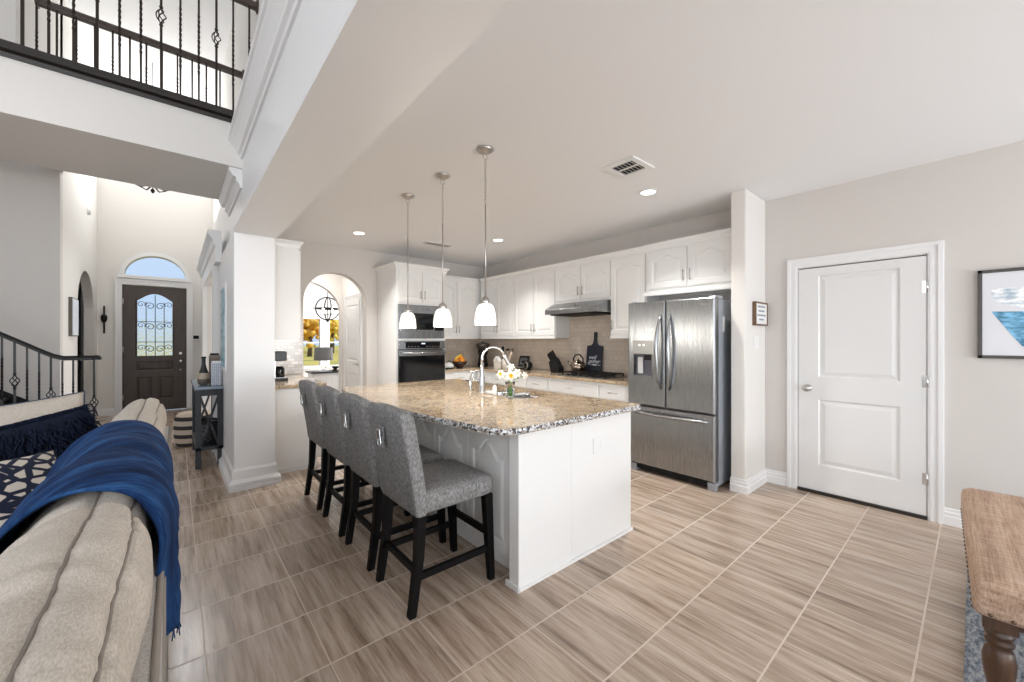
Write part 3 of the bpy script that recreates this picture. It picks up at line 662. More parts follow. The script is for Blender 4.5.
poly = [(2.555, 1.572)]+edgepts((2.555, 1.572), left[0], 40)+left+edgepts(left[-1], (2.57, 4.06), 30)+[(2.57, 4.06), (2.58, 4.03)]+edgepts((2.58, 4.03), (2.58, 1.6), 50)+[(2.58, 1.6)]
hc = (2.28, 2.7)
def hole_pt(p, wx=.20, wy=.38):
    dx, dy = p[0]-hc[0], p[1]-hc[1]; k = (abs(dx/wx)**8+abs(dy/wy)**8)**(-1/8); return (hc[0]+dx*k, hc[1]+dy*k)
hp_ = [hole_pt(p) for p in poly]
rnd = random.Random(3)
J = [rnd.uniform(-.006, .006) for _ in poly]
t = T('island_countertop', 'curved beige granite top of the kitchen island', 'countertop', (2.0, 2.8, .876))
def lv(P, z): return [(x, y, z) for x, y in P]
t.part('slab', MB().loft([lv(hp_, .876), lv(hp_, .914), lv(poly, .914), lv(poly, .912)], False, False).loft([lv(poly, .878), lv(poly, .876), lv(hp_, .876)], False, False), M['granite'])
cc0 = Vector((1.95, 2.8))
def push(d, z, k):
    out = []
    for p, j in zip(poly, J):
        v = Vector(p); n = (v-cc0).normalized(); q = v+n*(d+j*k); out.append((q.x, q.y, z))
    return out
J2 = [rnd.uniform(-.006, .006) for _ in poly]
t.part('chiselled_edge', MB().loft([lv(poly, .9125), push(.004, .908, .5), push(.007, .895, 1), push(.003, .882, -.8), lv(poly, .877)], False, False), M['granite_edge'])
# sink, faucet and the small things round it
t = T('kitchen_sink', 'undermount steel sink in the island counter', 'sink', (2.28, 2.7, .68))
def rr(k, z): return [(hc[0]+(x-hc[0])*k, hc[1]+(y-hc[1])*k, z) for x, y in hp_[::3]]
t.part('basin', MB().loft([rr(1.04, .876), rr(1.02, .874), rr(1.0, .86), rr(.97, .70), rr(.9, .68)], False, True, True), M['steel'])
t.part('drain', MB().lathe([(.045, 0), (.045, .004), (.03, .005)], (2.28, 2.7, .68), 18), M['chrome'])
t = T('kitchen_faucet', 'tall chrome gooseneck faucet on the island', 'faucet', (2.03, 2.78, .914))
x, y, z = 2.03, 2.78, .914
t.part('base', MB().lathe([(.03, 0), (.03, .012), (.023, .02), (.024, .14), (.019, .16), (.015, .2), (.0125, .27)], (x, y, z), 20), M['chrome'])
dv = Vector((.85, -.53, 0)); R_ = .098; arc = [Vector((x, y, z+.25)), Vector((x, y, z+.30))]
arc += [Vector((x, y, z+.30))+dv*(R_-R_*math.cos(a))+Vector((0, 0, R_*math.sin(a)*1.05)) for a in [PI*i/16 for i in range(1, 15)]]
t.part('spout', MB().tube(arc, .0105, 12), M['chrome'])
e1 = arc[-1]; dn = (arc[-1]-arc[-2]).normalized()
t.part('spray_head', MB().tube([e1, e1+dn*.03, e1+dn*.1, e1+dn*.13], .016, 12, rs=[.0135, .017, .019, .016]), M['nickel'])
t.part('lever', MB().tube([(x-.02, y+.02, z+.11), (x-.06, y+.045, z+.12), (x-.075, y+.055, z+.2)], .009, 10, rs=[.014, .011, .007]), M['chrome'])
t = T('filter_tap', 'small thin chrome drinking-water tap left of the tall faucet', 'faucet', (2.08, 3.03, .914))
t.part('base', MB().lathe([(.018, 0), (.018, .01), (.01, .02), (.009, .12)], (2.08, 3.03, .914), 14), M['chrome'])
t.part('spout', MB().tube([(2.08, 3.03, 1.03), (2.085, 3.027, 1.06), (2.10, 3.02, 1.085), (2.13, 3.0, 1.1), (2.16, 2.985, 1.09), (2.175, 2.977, 1.07)], .006, 8), M['nickel'])
t.part('lever', MB().tube([(2.075, 3.045, 1.0), (2.065, 3.08, 1.005)], .006, 8), M['black'])
t = T('soap_dispenser', 'small white soap dispenser beside the faucet', 'dispenser', (2.06, 2.64, .914))
t.part('bottle', MB().lathe([(.016, 0), (.018, .01), (.018, .07), (.01, .08), (.008, .085)], (2.06, 2.64, .914), 16), M['white'])
t.part('pump', MB().tube([(2.06, 2.64, .99), (2.06, 2.64, 1.012), (2.085, 2.625, 1.012)], .006, 8), M['nickel'])
one('sponge', B(2.06, 2.1, 2.70, 2.78, .9145, .94), M['white'], 'white sponge lying at the foot of the faucet', 'sponge', bevel=.008)
t = T('dish_brush', 'white dish brush lying by the sink behind the vase', 'brush', (2.12, 2.44, .914))
t.part('handle', MB().tube([(2.11, 2.46, .93), (2.2, 2.42, .935)], .009, 8), M['white']); t.part('head', MB().tube([(2.2, 2.42, .93), (2.24, 2.4, .93)], .016, 10), M['chrome'])

# vase with daffodils
t = T('glass_vase', 'clear glass vase of white daffodils on the island', 'vase', (2.045, 2.42, .914))
vx, vy = 2.045, 2.42
t.part('glass', MB().lathe([(.034, 0), (.036, .004), (.036, .10), (.04, .13), (.037, .13), (.033, .1), (.032, .012), (.0, .011)], (vx, vy, .9145), 24), M['glass'])
m = M['water'] = mat('water', (.85, .95, .9), 0, 0, **{'Transmission Weight': 1, 'IOR': 1.33})
t.part('water', MB().lathe([(.0315, .0125), (.0315, .08)], (vx, vy, .9145), 20), m)
mstem = mat('daffodil_stem', (.12, .28, .06), .5); mpet = mat('daffodil_petal', (.82, .80, .72), .5, 0, **{'Subsurface Weight': .1}); mtr = mat('daffodil_trumpet', (.85, .55, .04), .5); mleaf = mat('daffodil_leaf', (.1, .25, .05), .5)
def daffodil(label, tip, facing, size=.032, trumpet=mtr):
    base = Vector((vx+rnd.uniform(-.012, .012), vy+rnd.uniform(-.012, .012), .935)); tip = Vector(tip); f = Vector(facing).normalized()
    t = T('daffodil', label, 'flower', tuple(base), 0, 'daffodils in the glass vase')
    mid = Vector((vx, vy, 1.04))+(tip-Vector((vx, vy, 1.04)))*.3+Vector((0, 0, .01))
    t.part('stem', MB().tube([base, Vector((vx, vy, 1.03)), mid, tip-f*.012, tip], .0032, 7), mstem)
    u = f.orthogonal().normalized(); v = f.cross(u); pm = MB()
    for k in range(6):
        a = k*PI/3; d = u*math.cos(a)+v*math.sin(a); s_ = f.cross(d)
        pm.loft([[tip+d*r*size+s_*(wd_*size*c)+f*(h_*size-abs(c)*.1*size) for c in (-1, -.5, 0, .5, 1)] for r, wd_, h_ in ((.1, .12, 0), (.45, .38, .12), (.8, .36, .12), (1.05, .2, 0), (1.2, .03, -.1))], False, False, True, False)
    t.part('petals', pm, mpet, solid=.0012)
    rim = 12; tm = MB().loft([[tip+(u*math.cos(2*PI*k/rim)+v*math.sin(2*PI*k/rim))*(r*size)+f*(h_*size) for k in range(rim)] for r, h_ in ((.12, 0), (.24, .1), (.28, .4), (.3, .55), (.4, .66))], True, False, True)
    t.part('trumpet', tm, trumpet, solid=.001)
daffodil('daffodil with the large yellow trumpet facing outward at the centre of the vase', (vx-.01, vy-.02, 1.095), (-.6, -.78, .1), .044)
daffodil('white daffodil rising highest above the glass vase', (vx+.012, vy-.0, 1.165), (-.5, -.7, .4), .027, mpet)
daffodil('pale daffodil leaning towards the faucet with a yellow-green heart', (vx-.055, vy+.05, 1.105), (-.7, -.5, .3), .033)
daffodil('white daffodil leaning to the range side next to the yellow trumpet', (vx+.045, vy-.04, 1.115), (-.2, -.8, .4), .036, mpet)
daffodil('white daffodil drooping farthest out towards the refrigerator', (vx+.09, vy-.075, 1.09), (.3, -.9, .1), .033, mpet)
daffodil('small white daffodil bud low over the rim on the faucet side', (vx-.03, vy+.035, 1.075), (-.8, -.4, -.1), .022, mpet)
# ------------------------------------------------------------ bar stools
def make_stool(label):
    t = T('bar_stool', label, 'stool', (0, 0, 0), 0, 'counter stools along the island')
    def rl(x0, x1, y, z, r, n=5):
        out = []
        for cx, cy, a0 in ((x1-r, y-r, 0), (x0+r, y-r, PI/2), (x0+r, -y+r, PI), (x1-r, -y+r, 1.5*PI)):
            out += [(cx+r*math.cos(a0+PI/2*k/n), cy+r*math.sin(a0+PI/2*k/n), z) for k in range(n+1)]
        return out
    t.part('seat', MB().loft([rl(-.19, .225, .205, .495, .03), rl(-.21, .248, .228, .512, .035), rl(-.21, .25, .23, .575, .035), rl(-.205, .243, .223, .597, .04), rl(-.18, .215, .195, .61, .05), rl(-.1, .12, .1, .613, .05)], True, True, True), M['stool'])
    bk = MB(); L = []
    for i in range(15):
        s = i/14; z = .485+.535*s; cx = -.205-.085*s**1.25; th = .036 if 0 < i < 14 else .026; hw = .228-.004*s-(.0 if 0 < i < 14 else .008)
        dome = .02*s
        row = []
        for k in range(13):
            q = -1+2*k/12; row.append((cx+th+.012*(1-q*q)*-1*s, q*hw, z+dome*(1-q*q)*(i > 10)))
        for k in range(13):
            q = 1-2*k/12; row.append((cx-th-.018*(1-q*q)*s, q*hw, z+dome*(1-q*q)*(i > 10)))
        L.append(row)
    t.part('backrest', bk.loft(L, True, True, True), M['stool'], bevel=.012, seg=3)
    pm = MB(); pm.tube([(-.338, -.017, .835), (-.343, -.017, .915), (-.343, .017, .915), (-.338, .017, .835)], .006, 8, True)
    t.part('back_pull', pm, M['chrome'], label='chrome pull ring'); t.part('pull_plate', B(-.333, -.322, -.026, .026, .82, .93), M['stool'])
    for sy in (-1, 1):
        def leg(pts, w0, w1):
            L = []
            n = len(pts)
            for i, p in enumerate(pts):
                wv = (w0+(w1-w0)*i/(n-1))/2; L.append([(p[0]+a*wv, p[1]+b*wv, p[2]) for a, b in ((-1, -1), (1, -1), (1, 1), (-1, 1))])
            return MB().loft(L)
        t.part('leg', leg([(.215, sy*.195, .5), (.228, sy*.197, .25), (.242, sy*.2, 0)], .05, .034), M['blackwood'])
        t.part('leg', leg([(-.205, sy*.195, .5), (-.215, sy*.197, .28), (-.255, sy*.2, 0)], .05, .036), M['blackwood'])
        t.part('stretcher', MB().bar((-.225, sy*.197, .185), (.235, sy*.197, .185), .022, .034), M['blackwood'])
    t.part('stretcher', MB().bar((.228, -.19, .27), (.228, .19, .27), .022, .036), M['blackwood'])
    t.part('stretcher', MB().bar((-.222, -.19, .21), (-.222, .19, .21), .022, .034), M['blackwood'])
    return t.o
st = make_stool('grey upholstered counter stool nearest the camera with its whole seat showing')
st.location = (1.15, 2.02, 0)
dup(st, (1.15, 2.56, 0), 'second grey counter stool from the camera, its seat half hidden by the nearest one')
dup(st, (1.15, 3.10, 0), 'third grey counter stool from the camera along the island')
dup(st, (1.15, 3.67, 0), 'farthest grey counter stool next to the white pillar')

# ------------------------------------------------------------ pendants, ceiling fixtures
def make_pendant(label):
    t = T('pendant_light', label, 'lamp', (0, 0, 0), 0, 'glass pendants over the island')
    t.part('canopy', MB().lathe([(.058, 0), (.064, -.006), (.05, -.02), (.02, -.034), (.012, -.04), (0, -.041)], (0, 0, H), 24, False), M['nickel'])
    ch = MB()
    ch.tube([(.017*math.cos(2*PI*k/12), 0, H-.058+.018*math.sin(2*PI*k/12)) for k in range(12)], .003, 6, True)
    for i in range(12):
        z = H-.088-.026*i
        ch.tube([((.007*math.cos(a) if i % 2 else 0), (0 if i % 2 else .007*math.cos(a)), z+.017*math.sin(a)) for a in [2*PI*k/10 for k in range(10)]], .0022, 5, True)
    t.part('chain', ch, M['nickel']); t.part('rod', MB().tube([(0, 0, 2.345), (0, 0, 1.68)], .0055, 8), M['nickel'])
    t.part('socket_cap', MB().lathe([(.008, 1.69), (.018, 1.682), (.03, 1.668), (.033, 1.655), (.033, 1.632), (.03, 1.63)], (0, 0, 0), 20), M['nickel'])
    t.part('shade', MB().lathe([(.03, 1.638), (.048, 1.63), (.061, 1.608), (.070, 1.572), (.075, 1.53), (.076, 1.49), (.073, 1.49), (.072, 1.53), (.067, 1.57), (.058, 1.602), (.03, 1.628)], (0, 0, 0), 28, False), M['shade'])
    t.part('bulb', MB().ball((0, 0, 1.56), .024), M['bulb'])
    return t.o
pen = make_pendant('opal glass pendant lamp nearest the camera, over the near part of the island')
pp = [(1.68, 2.26), (1.68, 2.85), (1.665, 3.46)]
pen.location = (*pp[0], 0)
dup(pen, (*pp[1], 0), 'middle opal glass pendant lamp of the row over the island'); dup(pen, (*pp[2], 0), 'opal glass pendant lamp farthest from the camera, in front of the microwave')
for x, y in pp:
    d = bpy.data.lights.new('pendant_glow', 'POINT'); d.energy = 11; d.color = (1, .93, .84); d.shadow_soft_size = .04
    o = bpy.data.objects.new('pendant_glow', d); C.objects.link(o); o.location = (x, y, 1.45)
CAN = 16
def can(x, y, label):
    t = T('recessed_light', label, 'ceiling light', (x, y, H), 0, 'recessed ceiling lights')
    t.part('trim_ring', MB().lathe([(.062, 0), (.064, -.006), (.088, -.004), (.09, 0)], (x, y, H), 28, False), M['white']); t.part('lens', MB().lathe([(.063, -.003), (.0, -.004)], (x, y, H), 24, False), M['bulb'])
    d = bpy.data.lights.new('can_light', 'AREA'); d.shape = 'DISK'; d.size = .12; d.spread = 1.8; d.energy = CAN; d.color = (1, .97, .93)
    o = bpy.data.objects.new('can_light', d); C.objects.link(o); o.location = (x, y, H-.012)
can(3.31, 1.95, 'round recessed ceiling light beside the square air vent'); can(3.34, 4.21, 'round recessed ceiling light near the range wall cabinets'); can(1.78, 5.08, 'round recessed ceiling light in front of the arched opening')
t = T('ceiling_vent', 'square white air vent in the ceiling with dark louvres', 'vent', (2.71, 1.77, H))
mb = MB(); 
for a in ((2.56, 2.86, 1.63, 1.675), (2.56, 2.86, 1.865, 1.91), (2.56, 2.61, 1.675, 1.865), (2.81, 2.86, 1.675, 1.865), (2.705, 2.715, 1.675, 1.865)): mb.box(*a, H-.014, H)
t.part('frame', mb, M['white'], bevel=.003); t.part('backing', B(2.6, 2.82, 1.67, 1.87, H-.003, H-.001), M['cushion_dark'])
for i in range(6): t.part('louvre', MB().prism([(1.688+.031*i, H-.012), (1.692+.031*i, H-.012), (1.703+.031*i, H-.004), (1.699+.031*i, H-.004)], 'x', 2.61, 2.81), M['white'])
t = T('ceiling_vent', 'narrow white slot vent in the ceiling before the back wall', 'vent', (2.83, 4.93, H))
t.part('frame', B(2.63, 3.03, 4.87, 4.99, H-.012, H), M['white'], bevel=.003)
for i in range(5): t.part('louvre', B(2.65, 3.01, 4.885+.02*i, 4.893+.02*i, H-.016, H-.012), M['nickel'])

# ------------------------------------------------------------ things on the counters
ZC = .9145
def rotz(mb, c, a, n0=0): return mb.xf(Matrix.Translation(c) @ Matrix.Rotation(a, 4, 'Z') @ Matrix.Translation((-c[0], -c[1], -c[2])), n0)
t = T('cutting_board', 'dark navy handled cutting board with white lettering leaning on the backsplash', 'cutting board', (4.36, 3.36, ZC))
def curve2(P): return P
bp = [(-.13, 0), (.13, 0), (.13, .37), (.125, .385), (.06, .395), (.035, .42), (.024, .47), (.027, .555), (.018, .575), (0, .578), (-.018, .575), (-.027, .555), (-.024, .47), (-.035, .42), (-.06, .395), (-.125, .385), (-.13, .37)]
FB = frame((4.325, 3.36, ZC+.001), (0, -1, 0), (.095, 0, .9955), (-.9955, 0, .095))
mn = mat('navy_board_paint', (.013, .017, .03), .6)
bo = t.part('board', MB().prism(bp, 'z', 0, .016).xf(FB), mn, bevel=.003)
mw = mat('white_lettering', (.72, .73, .75), .7)
def lettering(name, txt, F, size, m, parent, shear=0, ex=.0006):
    cu = bpy.data.curves.new(name, 'FONT'); cu.body = txt; cu.size = size; cu.align_x = 'CENTER'; cu.shear = shear; cu.extrude = ex
    o = bpy.data.objects.new(name, cu); C.objects.link(o); bpy.context.view_layer.update()
    me = bpy.data.meshes.new_from_object(o.evaluated_get(bpy.context.evaluated_depsgraph_get())); bpy.data.objects.remove(o)
    inv = Matrix.Identity(4); 
    p = parent
    while p is not None: 
        inv = inv @ Matrix.Identity(4); top = p; p = p.parent
    me.transform(Matrix.Translation(top.location).inverted() @ F); me.materials.append(m)
    o = bpy.data.objects.new(name, me); C.objects.link(o); o.parent = parent; return o
lettering('lettering', 'well', FB @ Matrix.Translation((-.03, .205, .0168)), .075, mw, bo, .45)
lettering('lettering', 'gather', FB @ Matrix.Translation((.0, .15, .0168)), .075, mw, bo, .45)
t.part('underline', MB().box(-.09, -.03, .125, .129, .016, .0172).box(-.02, .05, .12, .134, .016, .0172).box(.06, .11, .125, .129, .016, .0172).xf(FB), mw, bo)
# kettle on the cooktop
kx, ky, kz = 4.17, 3.50, .9655
t = T('kettle', 'round polished kettle with looped handle on the cooktop', 'kettle', (kx, ky, kz))
mk = mat('bronze_kettle_steel', (.34, .27, .22), .18, 1)
t.part('body', MB().lathe([(.085, 0), (.1, .015), (.105, .05), (.09, .1), (.06, .125), (.035, .132)], (kx, ky, kz), 26), mk)
t.part('lid', MB().lathe([(.04, .131), (.036, .138), (.01, .143), (.009, .152), (.014, .158), (.0, .166)], (kx, ky, kz), 18, False), mk)
t.part('spout', MB().tube([(kx-.04, ky+.07, kz+.07), (kx-.06, ky+.11, kz+.1), (kx-.065, ky+.125, kz+.13)], .014, 10, rs=[.022, .015, .011]), mk)
t.part('handle', MB().tube([(kx+.0, ky+.075, kz+.1), (kx+.0, ky+.085, kz+.16), (kx, ky+.05, kz+.21), (kx, ky-.03, kz+.215), (kx, ky-.08, kz+.17), (kx, ky-.085, kz+.12)], .01, 10), M['black'])
# knife block and its knives
bx, by = 4.16, 3.90
t = T('knife_block', 'black slanted knife block on the range counter', 'knife block', (bx, by, ZC))
t.part('block', MB().prism([(by-.10, ZC), (by+.06, ZC), (by+.10, ZC+.15), (by+.0, ZC+.21), (by-.10, ZC+.07)], 'x', bx-.055, bx+.055), M['blackm'], bevel=.005)
kd = Vector((0, .62, .78)).normalized()
spots = [(-.035, .01, .20), (0, .015, .20), (.035, .02, .20), (-.035, .07, .165), (.0, .075, .165), (.035, .08, .165)]
for i, (dx, dy, dz) in enumerate(spots):
    p = Vector((bx+dx, by+dy, ZC+dz))
    k = T('kitchen_knife', 'black handled kitchen knife standing in the knife block', 'knife', tuple(p), 0, 'knives in the knife block')
    k.part('handle', MB().bar(p, p+kd*(.115+.016*(i % 3)), .013, .02), M['black'], bevel=.004); k.part('bolster', MB().bar(p-kd*.012, p+kd*.004, .012, .018), M['chrome'])
# tablet stand and black speaker
t = T('tablet_stand', 'dark tablet propped on a stand before the tile', 'tablet', (4.25, 4.72, ZC))
FT = frame((4.25, 4.84, ZC+.005), (.15, -.988, 0), (.3, .04, .95), (-.95, -.14, .3))
t.part('screen', B(0, .2, .03, .21, 0, .012).xf(FT), M['darkglass'], bevel=.004); t.part('stand', MB().bar((4.33, 4.73, ZC+.004), (4.27, 4.74, ZC+.13), .06, .012).box(4.2, 4.34, 4.68, 4.80, ZC, ZC+.012), M['blackm'])
t.part('glare_picture', B(.03, .17, .06, .18, .0118, .0125).xf(FT), mat('dim_screen', (.12, .12, .13), .15))
t = T('round_speaker', 'small round black speaker beside the tablet', 'speaker', (4.14, 4.47, ZC))
t.part('body', MB().ball((4.14, 4.47, ZC+.075), .07), M['black']); t.part('ring', MB().lathe([(.05, -.07), (.055, -.062), (.055, -.05), (.05, -.045)], (4.14, 4.47, ZC+.075), 20, False, 'x'), M['nickel'])
t.part('foot', MB().lathe([(.05, 0), (.045, .012)], (4.14, 4.47, ZC), 16), M['blackm'])
# utensil crock with rolling pin and tools
cxk, cyk = 4.14, 5.0
t = T('utensil_crock', 'cream utensil crock behind the daffodils', 'crock', (cxk, cyk, ZC))
t.part('pot', MB().lathe([(.06, 0), (.068, .01), (.07, .14), (.064, .14), (.062, .012), (0, .011)], (cxk, cyk, ZC), 22, True), M['cream']); t.part('rim', MB().lathe([(.07, .135), (.074, .14), (.07, .148), (.064, .14)], (cxk, cyk, ZC), 22, False), M['cream'])
t = T('rolling_pin', 'pale rolling pin standing in the utensil crock', 'rolling pin', (cxk, cyk-.03, ZC+.02))
a_, b_ = Vector((cxk-.0, cyk-.01, ZC+.03)), Vector((cxk+.05, cyk-.12, ZC+.33)); d_ = (b_-a_)
t.part('roller', MB().tube([a_+d_*.1, a_+d_*.12, a_+d_*.8, a_+d_*.82], .024, 14, rs=[.018, .024, .024, .018]), mat('pale_wood', (.5, .4, .3), .5)); t.part('handle', MB().tube([a_+d_*.82, a_+d_*.9, a_+d_], .011, 10, rs=[.009, .013, .008]), M['teakblock'])
for i, (dx, dy, hh, lab) in enumerate(((-.01, .03, .3, 'black slotted spatula standing in the utensil crock'), (.02, .005, .31, 'black ladle standing in the utensil crock'))):
    t = T('cooking_utensil', lab, 'utensil', (cxk+dx, cyk+dy, ZC+.03))
    p0, p1 = Vector((cxk+dx*.3, cyk+dy*.3, ZC+.03)), Vector((cxk+dx*2, cyk+dy*2, ZC+hh))
    t.part('shaft', MB().tube([p0, p1], .006, 8), M['nickel' if i else 'black'])
    t.part('head', MB().box(p1.x-.006, p1.x+.006, p1.y-.03, p1.y+.03, p1.z-.02, p1.z+.06) if i == 0 else MB().lathe([(.03, 0), (.034, .03), (.03, .03), (.0, .004)], tuple(p1-Vector((0, 0, .02))), 14), M['blackm'])
t = T('house_figurine', 'small cream house-shaped ornament standing before the crock', 'ornament', (4.02, 5.08, ZC))
t.part('house', MB().prism([(5.02, ZC), (5.14, ZC), (5.14, ZC+.12), (5.08, ZC+.18), (5.02, ZC+.12)], 'x', 3.99, 4.05), M['cream'], bevel=.003); t.part('roof', MB().prism([(5.01, ZC+.115), (5.08, ZC+.185), (5.15, ZC+.115), (5.15, ZC+.128), (5.08, ZC+.2), (5.01, ZC+.128)], 'x', 3.985, 4.055), M['white'])
# dark jar in the corner
t = T('coffee_grinder', 'tall dark countertop grinder in the kitchen corner behind the faucet', 'grinder', (4.12, 5.62, ZC))
t.part('body', MB().lathe([(.09, 0), (.095, .02), (.085, .06), (.07, .2), (.085, .22), (.09, .30)], (4.12, 5.62, ZC), 20), M['blackm']); t.part('hopper', MB().lathe([(.09, .30), (.12, .36), (.12, .40), (.05, .415), (.02, .43), (0, .44)], (4.12, 5.62, ZC), 20), mat('smoked_brown', (.06, .045, .04), .2))
# fruit bowl and fruit
fx, fy = 3.62, 5.6
t = T('fruit_bowl', 'dark wooden bowl of oranges on the back counter', 'bowl', (fx, fy, ZC))
t.part('bowl', MB().lathe([(.05, 0), (.052, .012), (.1, .05), (.13, .11), (.125, .11), (.095, .056), (.0, .02)], (fx, fy, ZC), 24), mat('dark_bowl', (.035, .018, .015), .25)); t.part('foot', MB().lathe([(.05, 0), (.055, .004), (.045, .014)], (fx, fy, ZC), 18), M['blackm'])
mo = mat('orange_peel', (.85, .30, .015), .45); my = mat('banana_peel', (.85, .55, .05), .5); ml = mat('fruit_leaf', (.10, .22, .04), .5)
for lab, px, py, pz, r in (('orange in the dark bowl beside the bananas', -.06, 0, .12, .042), ('orange on the topmost spot of the fruit bowl', .02, -.01, .17, .043), ('orange in the dark bowl nearest the corner', .075, .01, .12, .042), ('orange in the dark bowl on the front rim', .01, -.07, .115, .042)):
    t = T('orange', lab, 'fruit', (fx+px, fy+py, ZC+pz-r), 0, 'oranges in the fruit bowl')
    t.part('peel', MB().ball((fx+px, fy+py, ZC+pz), r), mo); t.part('stem_end', MB().ball((fx+px, fy+py, ZC+pz+r), .006), ml)
t = T('banana', 'yellow banana lying over the oranges in the bowl', 'fruit', (fx-.06, fy-.03, ZC+.13))
t.part('peel', MB().tube([(fx-.11, fy-.04, ZC+.13), (fx-.08, fy-.03, ZC+.165), (fx-.03, fy-.03, ZC+.195), (fx+.02, fy-.04, ZC+.225)], .017, 10, rs=[.007, .018, .018, .008]), my); t.part('tip', MB().tube([(fx+.02, fy-.04, ZC+.225), (fx+.035, fy-.045, ZC+.24)], .006, 6), ml)
t = T('butter_dish', 'low white dish with dark base beside the oven tower', 'dish', (3.38, 5.55, ZC))
t.part('tray', MB().lathe([(.07, 0), (.1, .012), (.1, .02), (0, .02)], (3.38, 5.55, ZC), 20), M['blackm']); t.part('cover', MB().lathe([(.085, .02), (.085, .06), (.06, .085), (.02, .09), (.02, .105), (.0, .11)], (3.38, 5.55, ZC), 20), M['white'])
t.part('handle', MB().tube([(3.36, 5.55, ZC+.11), (3.38, 5.55, ZC+.125), (3.42, 5.55, ZC+.12)], .008, 8), M['blackm'])
t = T('oil_bottle', 'slim dark oil bottle between cooktop and refrigerator', 'bottle', (4.2, 2.62, ZC))
t.part('bottle', MB().lathe([(.028, 0), (.03, .01), (.03, .12), (.012, .16), (.01, .2)], (4.2, 2.62, ZC), 16), M['black']); t.part('cap', MB().lathe([(.012, .2), (.012, .225)], (4.2, 2.62, ZC), 12), M['nickel'])

# ------------------------------------------------------------ right wall: framed print, small sign, switch
t = T('framed_print', 'framed pale blue abstract print on the grey wall beside the white door', 'picture', (4.385, -.35, 1.25))
x, y0, y1, z0, z1 = 4.37, -.72, -.012, 1.25, 1.875
mb = MB()
for a in ((y0, y1, z0, z0+.022), (y0, y1, z1-.022, z1), (y0, y0+.022, z0, z1), (y1-.022, y1, z0, z1)): mb.box(x, 4.4, *a)
t.part('frame', mb, mat('grey_frame', (.07, .065, .06), .45), bevel=.002)
t.part('mat_board', B(4.38, 4.395, y0+.02, y1-.02, z0+.02, z1-.02), mat('print_paper', (.74, .75, .79), .8))
def ink(pts, c, n, k): 
    m = mat(n, c, .8); g = N(m); f = g.noise(g.coord((1, 6, 12)), 3, 4); g.col(g.ramp(f, [(.35, c), (.65, tuple(min(1, q*2.2+.12) for q in c))]))
    return t.part('ink_shape', MB().prism(pts, 'x', 4.3795-.0004*k, 4.381), m)
ink([(-.075, 1.74), (-.62, 1.75), (-.62, 1.62), (-.2, 1.60), (-.075, 1.655)], (.42, .53, .62), 'pale_blue_wash', 1)
ink([(-.075, 1.58), (-.2, 1.575), (-.62, 1.59), (-.5, 1.47), (-.3, 1.40), (-.21, 1.335), (-.15, 1.44)], (.06, .2, .32), 'deep_blue_wash', 2)
t = T('small_sign', 'small framed white sign with wooden edge on the short wall beside the door', 'sign', (4.2, 1.32, 1.52))
mb = MB()
for a in ((4.04, 4.36, 1.515, 1.53), (4.04, 4.36, 1.72, 1.735), (4.04, 4.055, 1.53, 1.72), (4.345, 4.36, 1.53, 1.72)): mb.box(a[0], a[1], 1.298, 1.33, a[2], a[3])
t.part('frame', mb, M['teakblock'], bevel=.002); t.part('face', B(4.05, 4.35, 1.304, 1.325, 1.525, 1.725), M['white'])
mi = mat('grey_blue_ink', (.25, .3, .38), .8)
for z, a, b in ((1.685, 4.10, 4.30), (1.645, 4.12, 4.28), (1.605, 4.09, 4.31), (1.565, 4.14, 4.26)): t.part('text_line', B(a, b, 1.3032, 1.3045, z, z+.014), mi)
t = T('light_switch', 'white light switch plate under the small sign', 'switch', (4.15, 1.328, 1.33))
t.part('plate', B(4.07, 4.19, 1.324, 1.331, 1.30, 1.42), M['white'], bevel=.003)
for x in (4.1, 4.16): t.part('rocker', B(x-.016, x+.016, 1.321, 1.325, 1.325, 1.395), M['white'], bevel=.002)

# ------------------------------------------------------------ bench and rug
one('rug', B(1.6, 4.25, -2.6, .03, .0, .012), M['rug'], 'blue-grey patterned rug under the upholstered bench', 'rug', bevel=.004)
t = T('upholstered_bench', 'tan tweed bench with nailheads and turned wooden legs on the rug', 'bench', (2.24, 0, .012))
bx0, bx1, by0, by1 = 2.24, 3.62, -.49, .005
def rb2(m, z, r=.03, n=4):
    out = []
    for cx, cy, a0 in ((bx1-m-r, by1-m-r, 0), (bx0+m+r, by1-m-r, PI/2), (bx0+m+r, by0+m+r, PI), (bx1-m-r, by0+m+r, 1.5*PI)):
        out += [(cx+r*math.cos(a0+PI/2*k/n), cy+r*math.sin(a0+PI/2*k/n), z) for k in range(n+1)]
    return out
t.part('cushion', MB().loft([rb2(.004, .375), rb2(0, .39), rb2(0, .455), rb2(.006, .485), rb2(.025, .502), rb2(.1, .508)], True, True, True), M['bench'])
t.part('apron', B(bx0+.03, bx1-.03, by0+.03, by1-.03, .345, .376), M['legwood'])
prof = [(.022, 0), (.03, .01), (.026, .03), (.02, .045), (.032, .10), (.041, .16), (.043, .20), (.036, .235), (.026, .25), (.036, .256), (.038, .268), (.03, .276), (.036, .284), (.039, .296), (.032, .304), (.03, .31), (.042, .318)]
for x in (bx0+.06, bx1-.06):
    for y in (by0+.06, by1-.065):
        l = t.part('leg', MB().lathe([(r, z+.012) for r, z in prof], (x, y, 0), 24), M['legwood']); t.part('leg_block', B(x-.042, x+.042, y-.042, y+.042, .328, .376), M['legwood'], l)
mnail = mat('bronze_nail', (.16, .11, .08), .35, 1)
n_ = 0
for i in range(9): t.part('nailhead', MB().lathe([(.007, 0), (.005, -.004), (0, -.005)], (bx0, by0+.03+i*.053, .386), 10, False, 'x'), mnail)
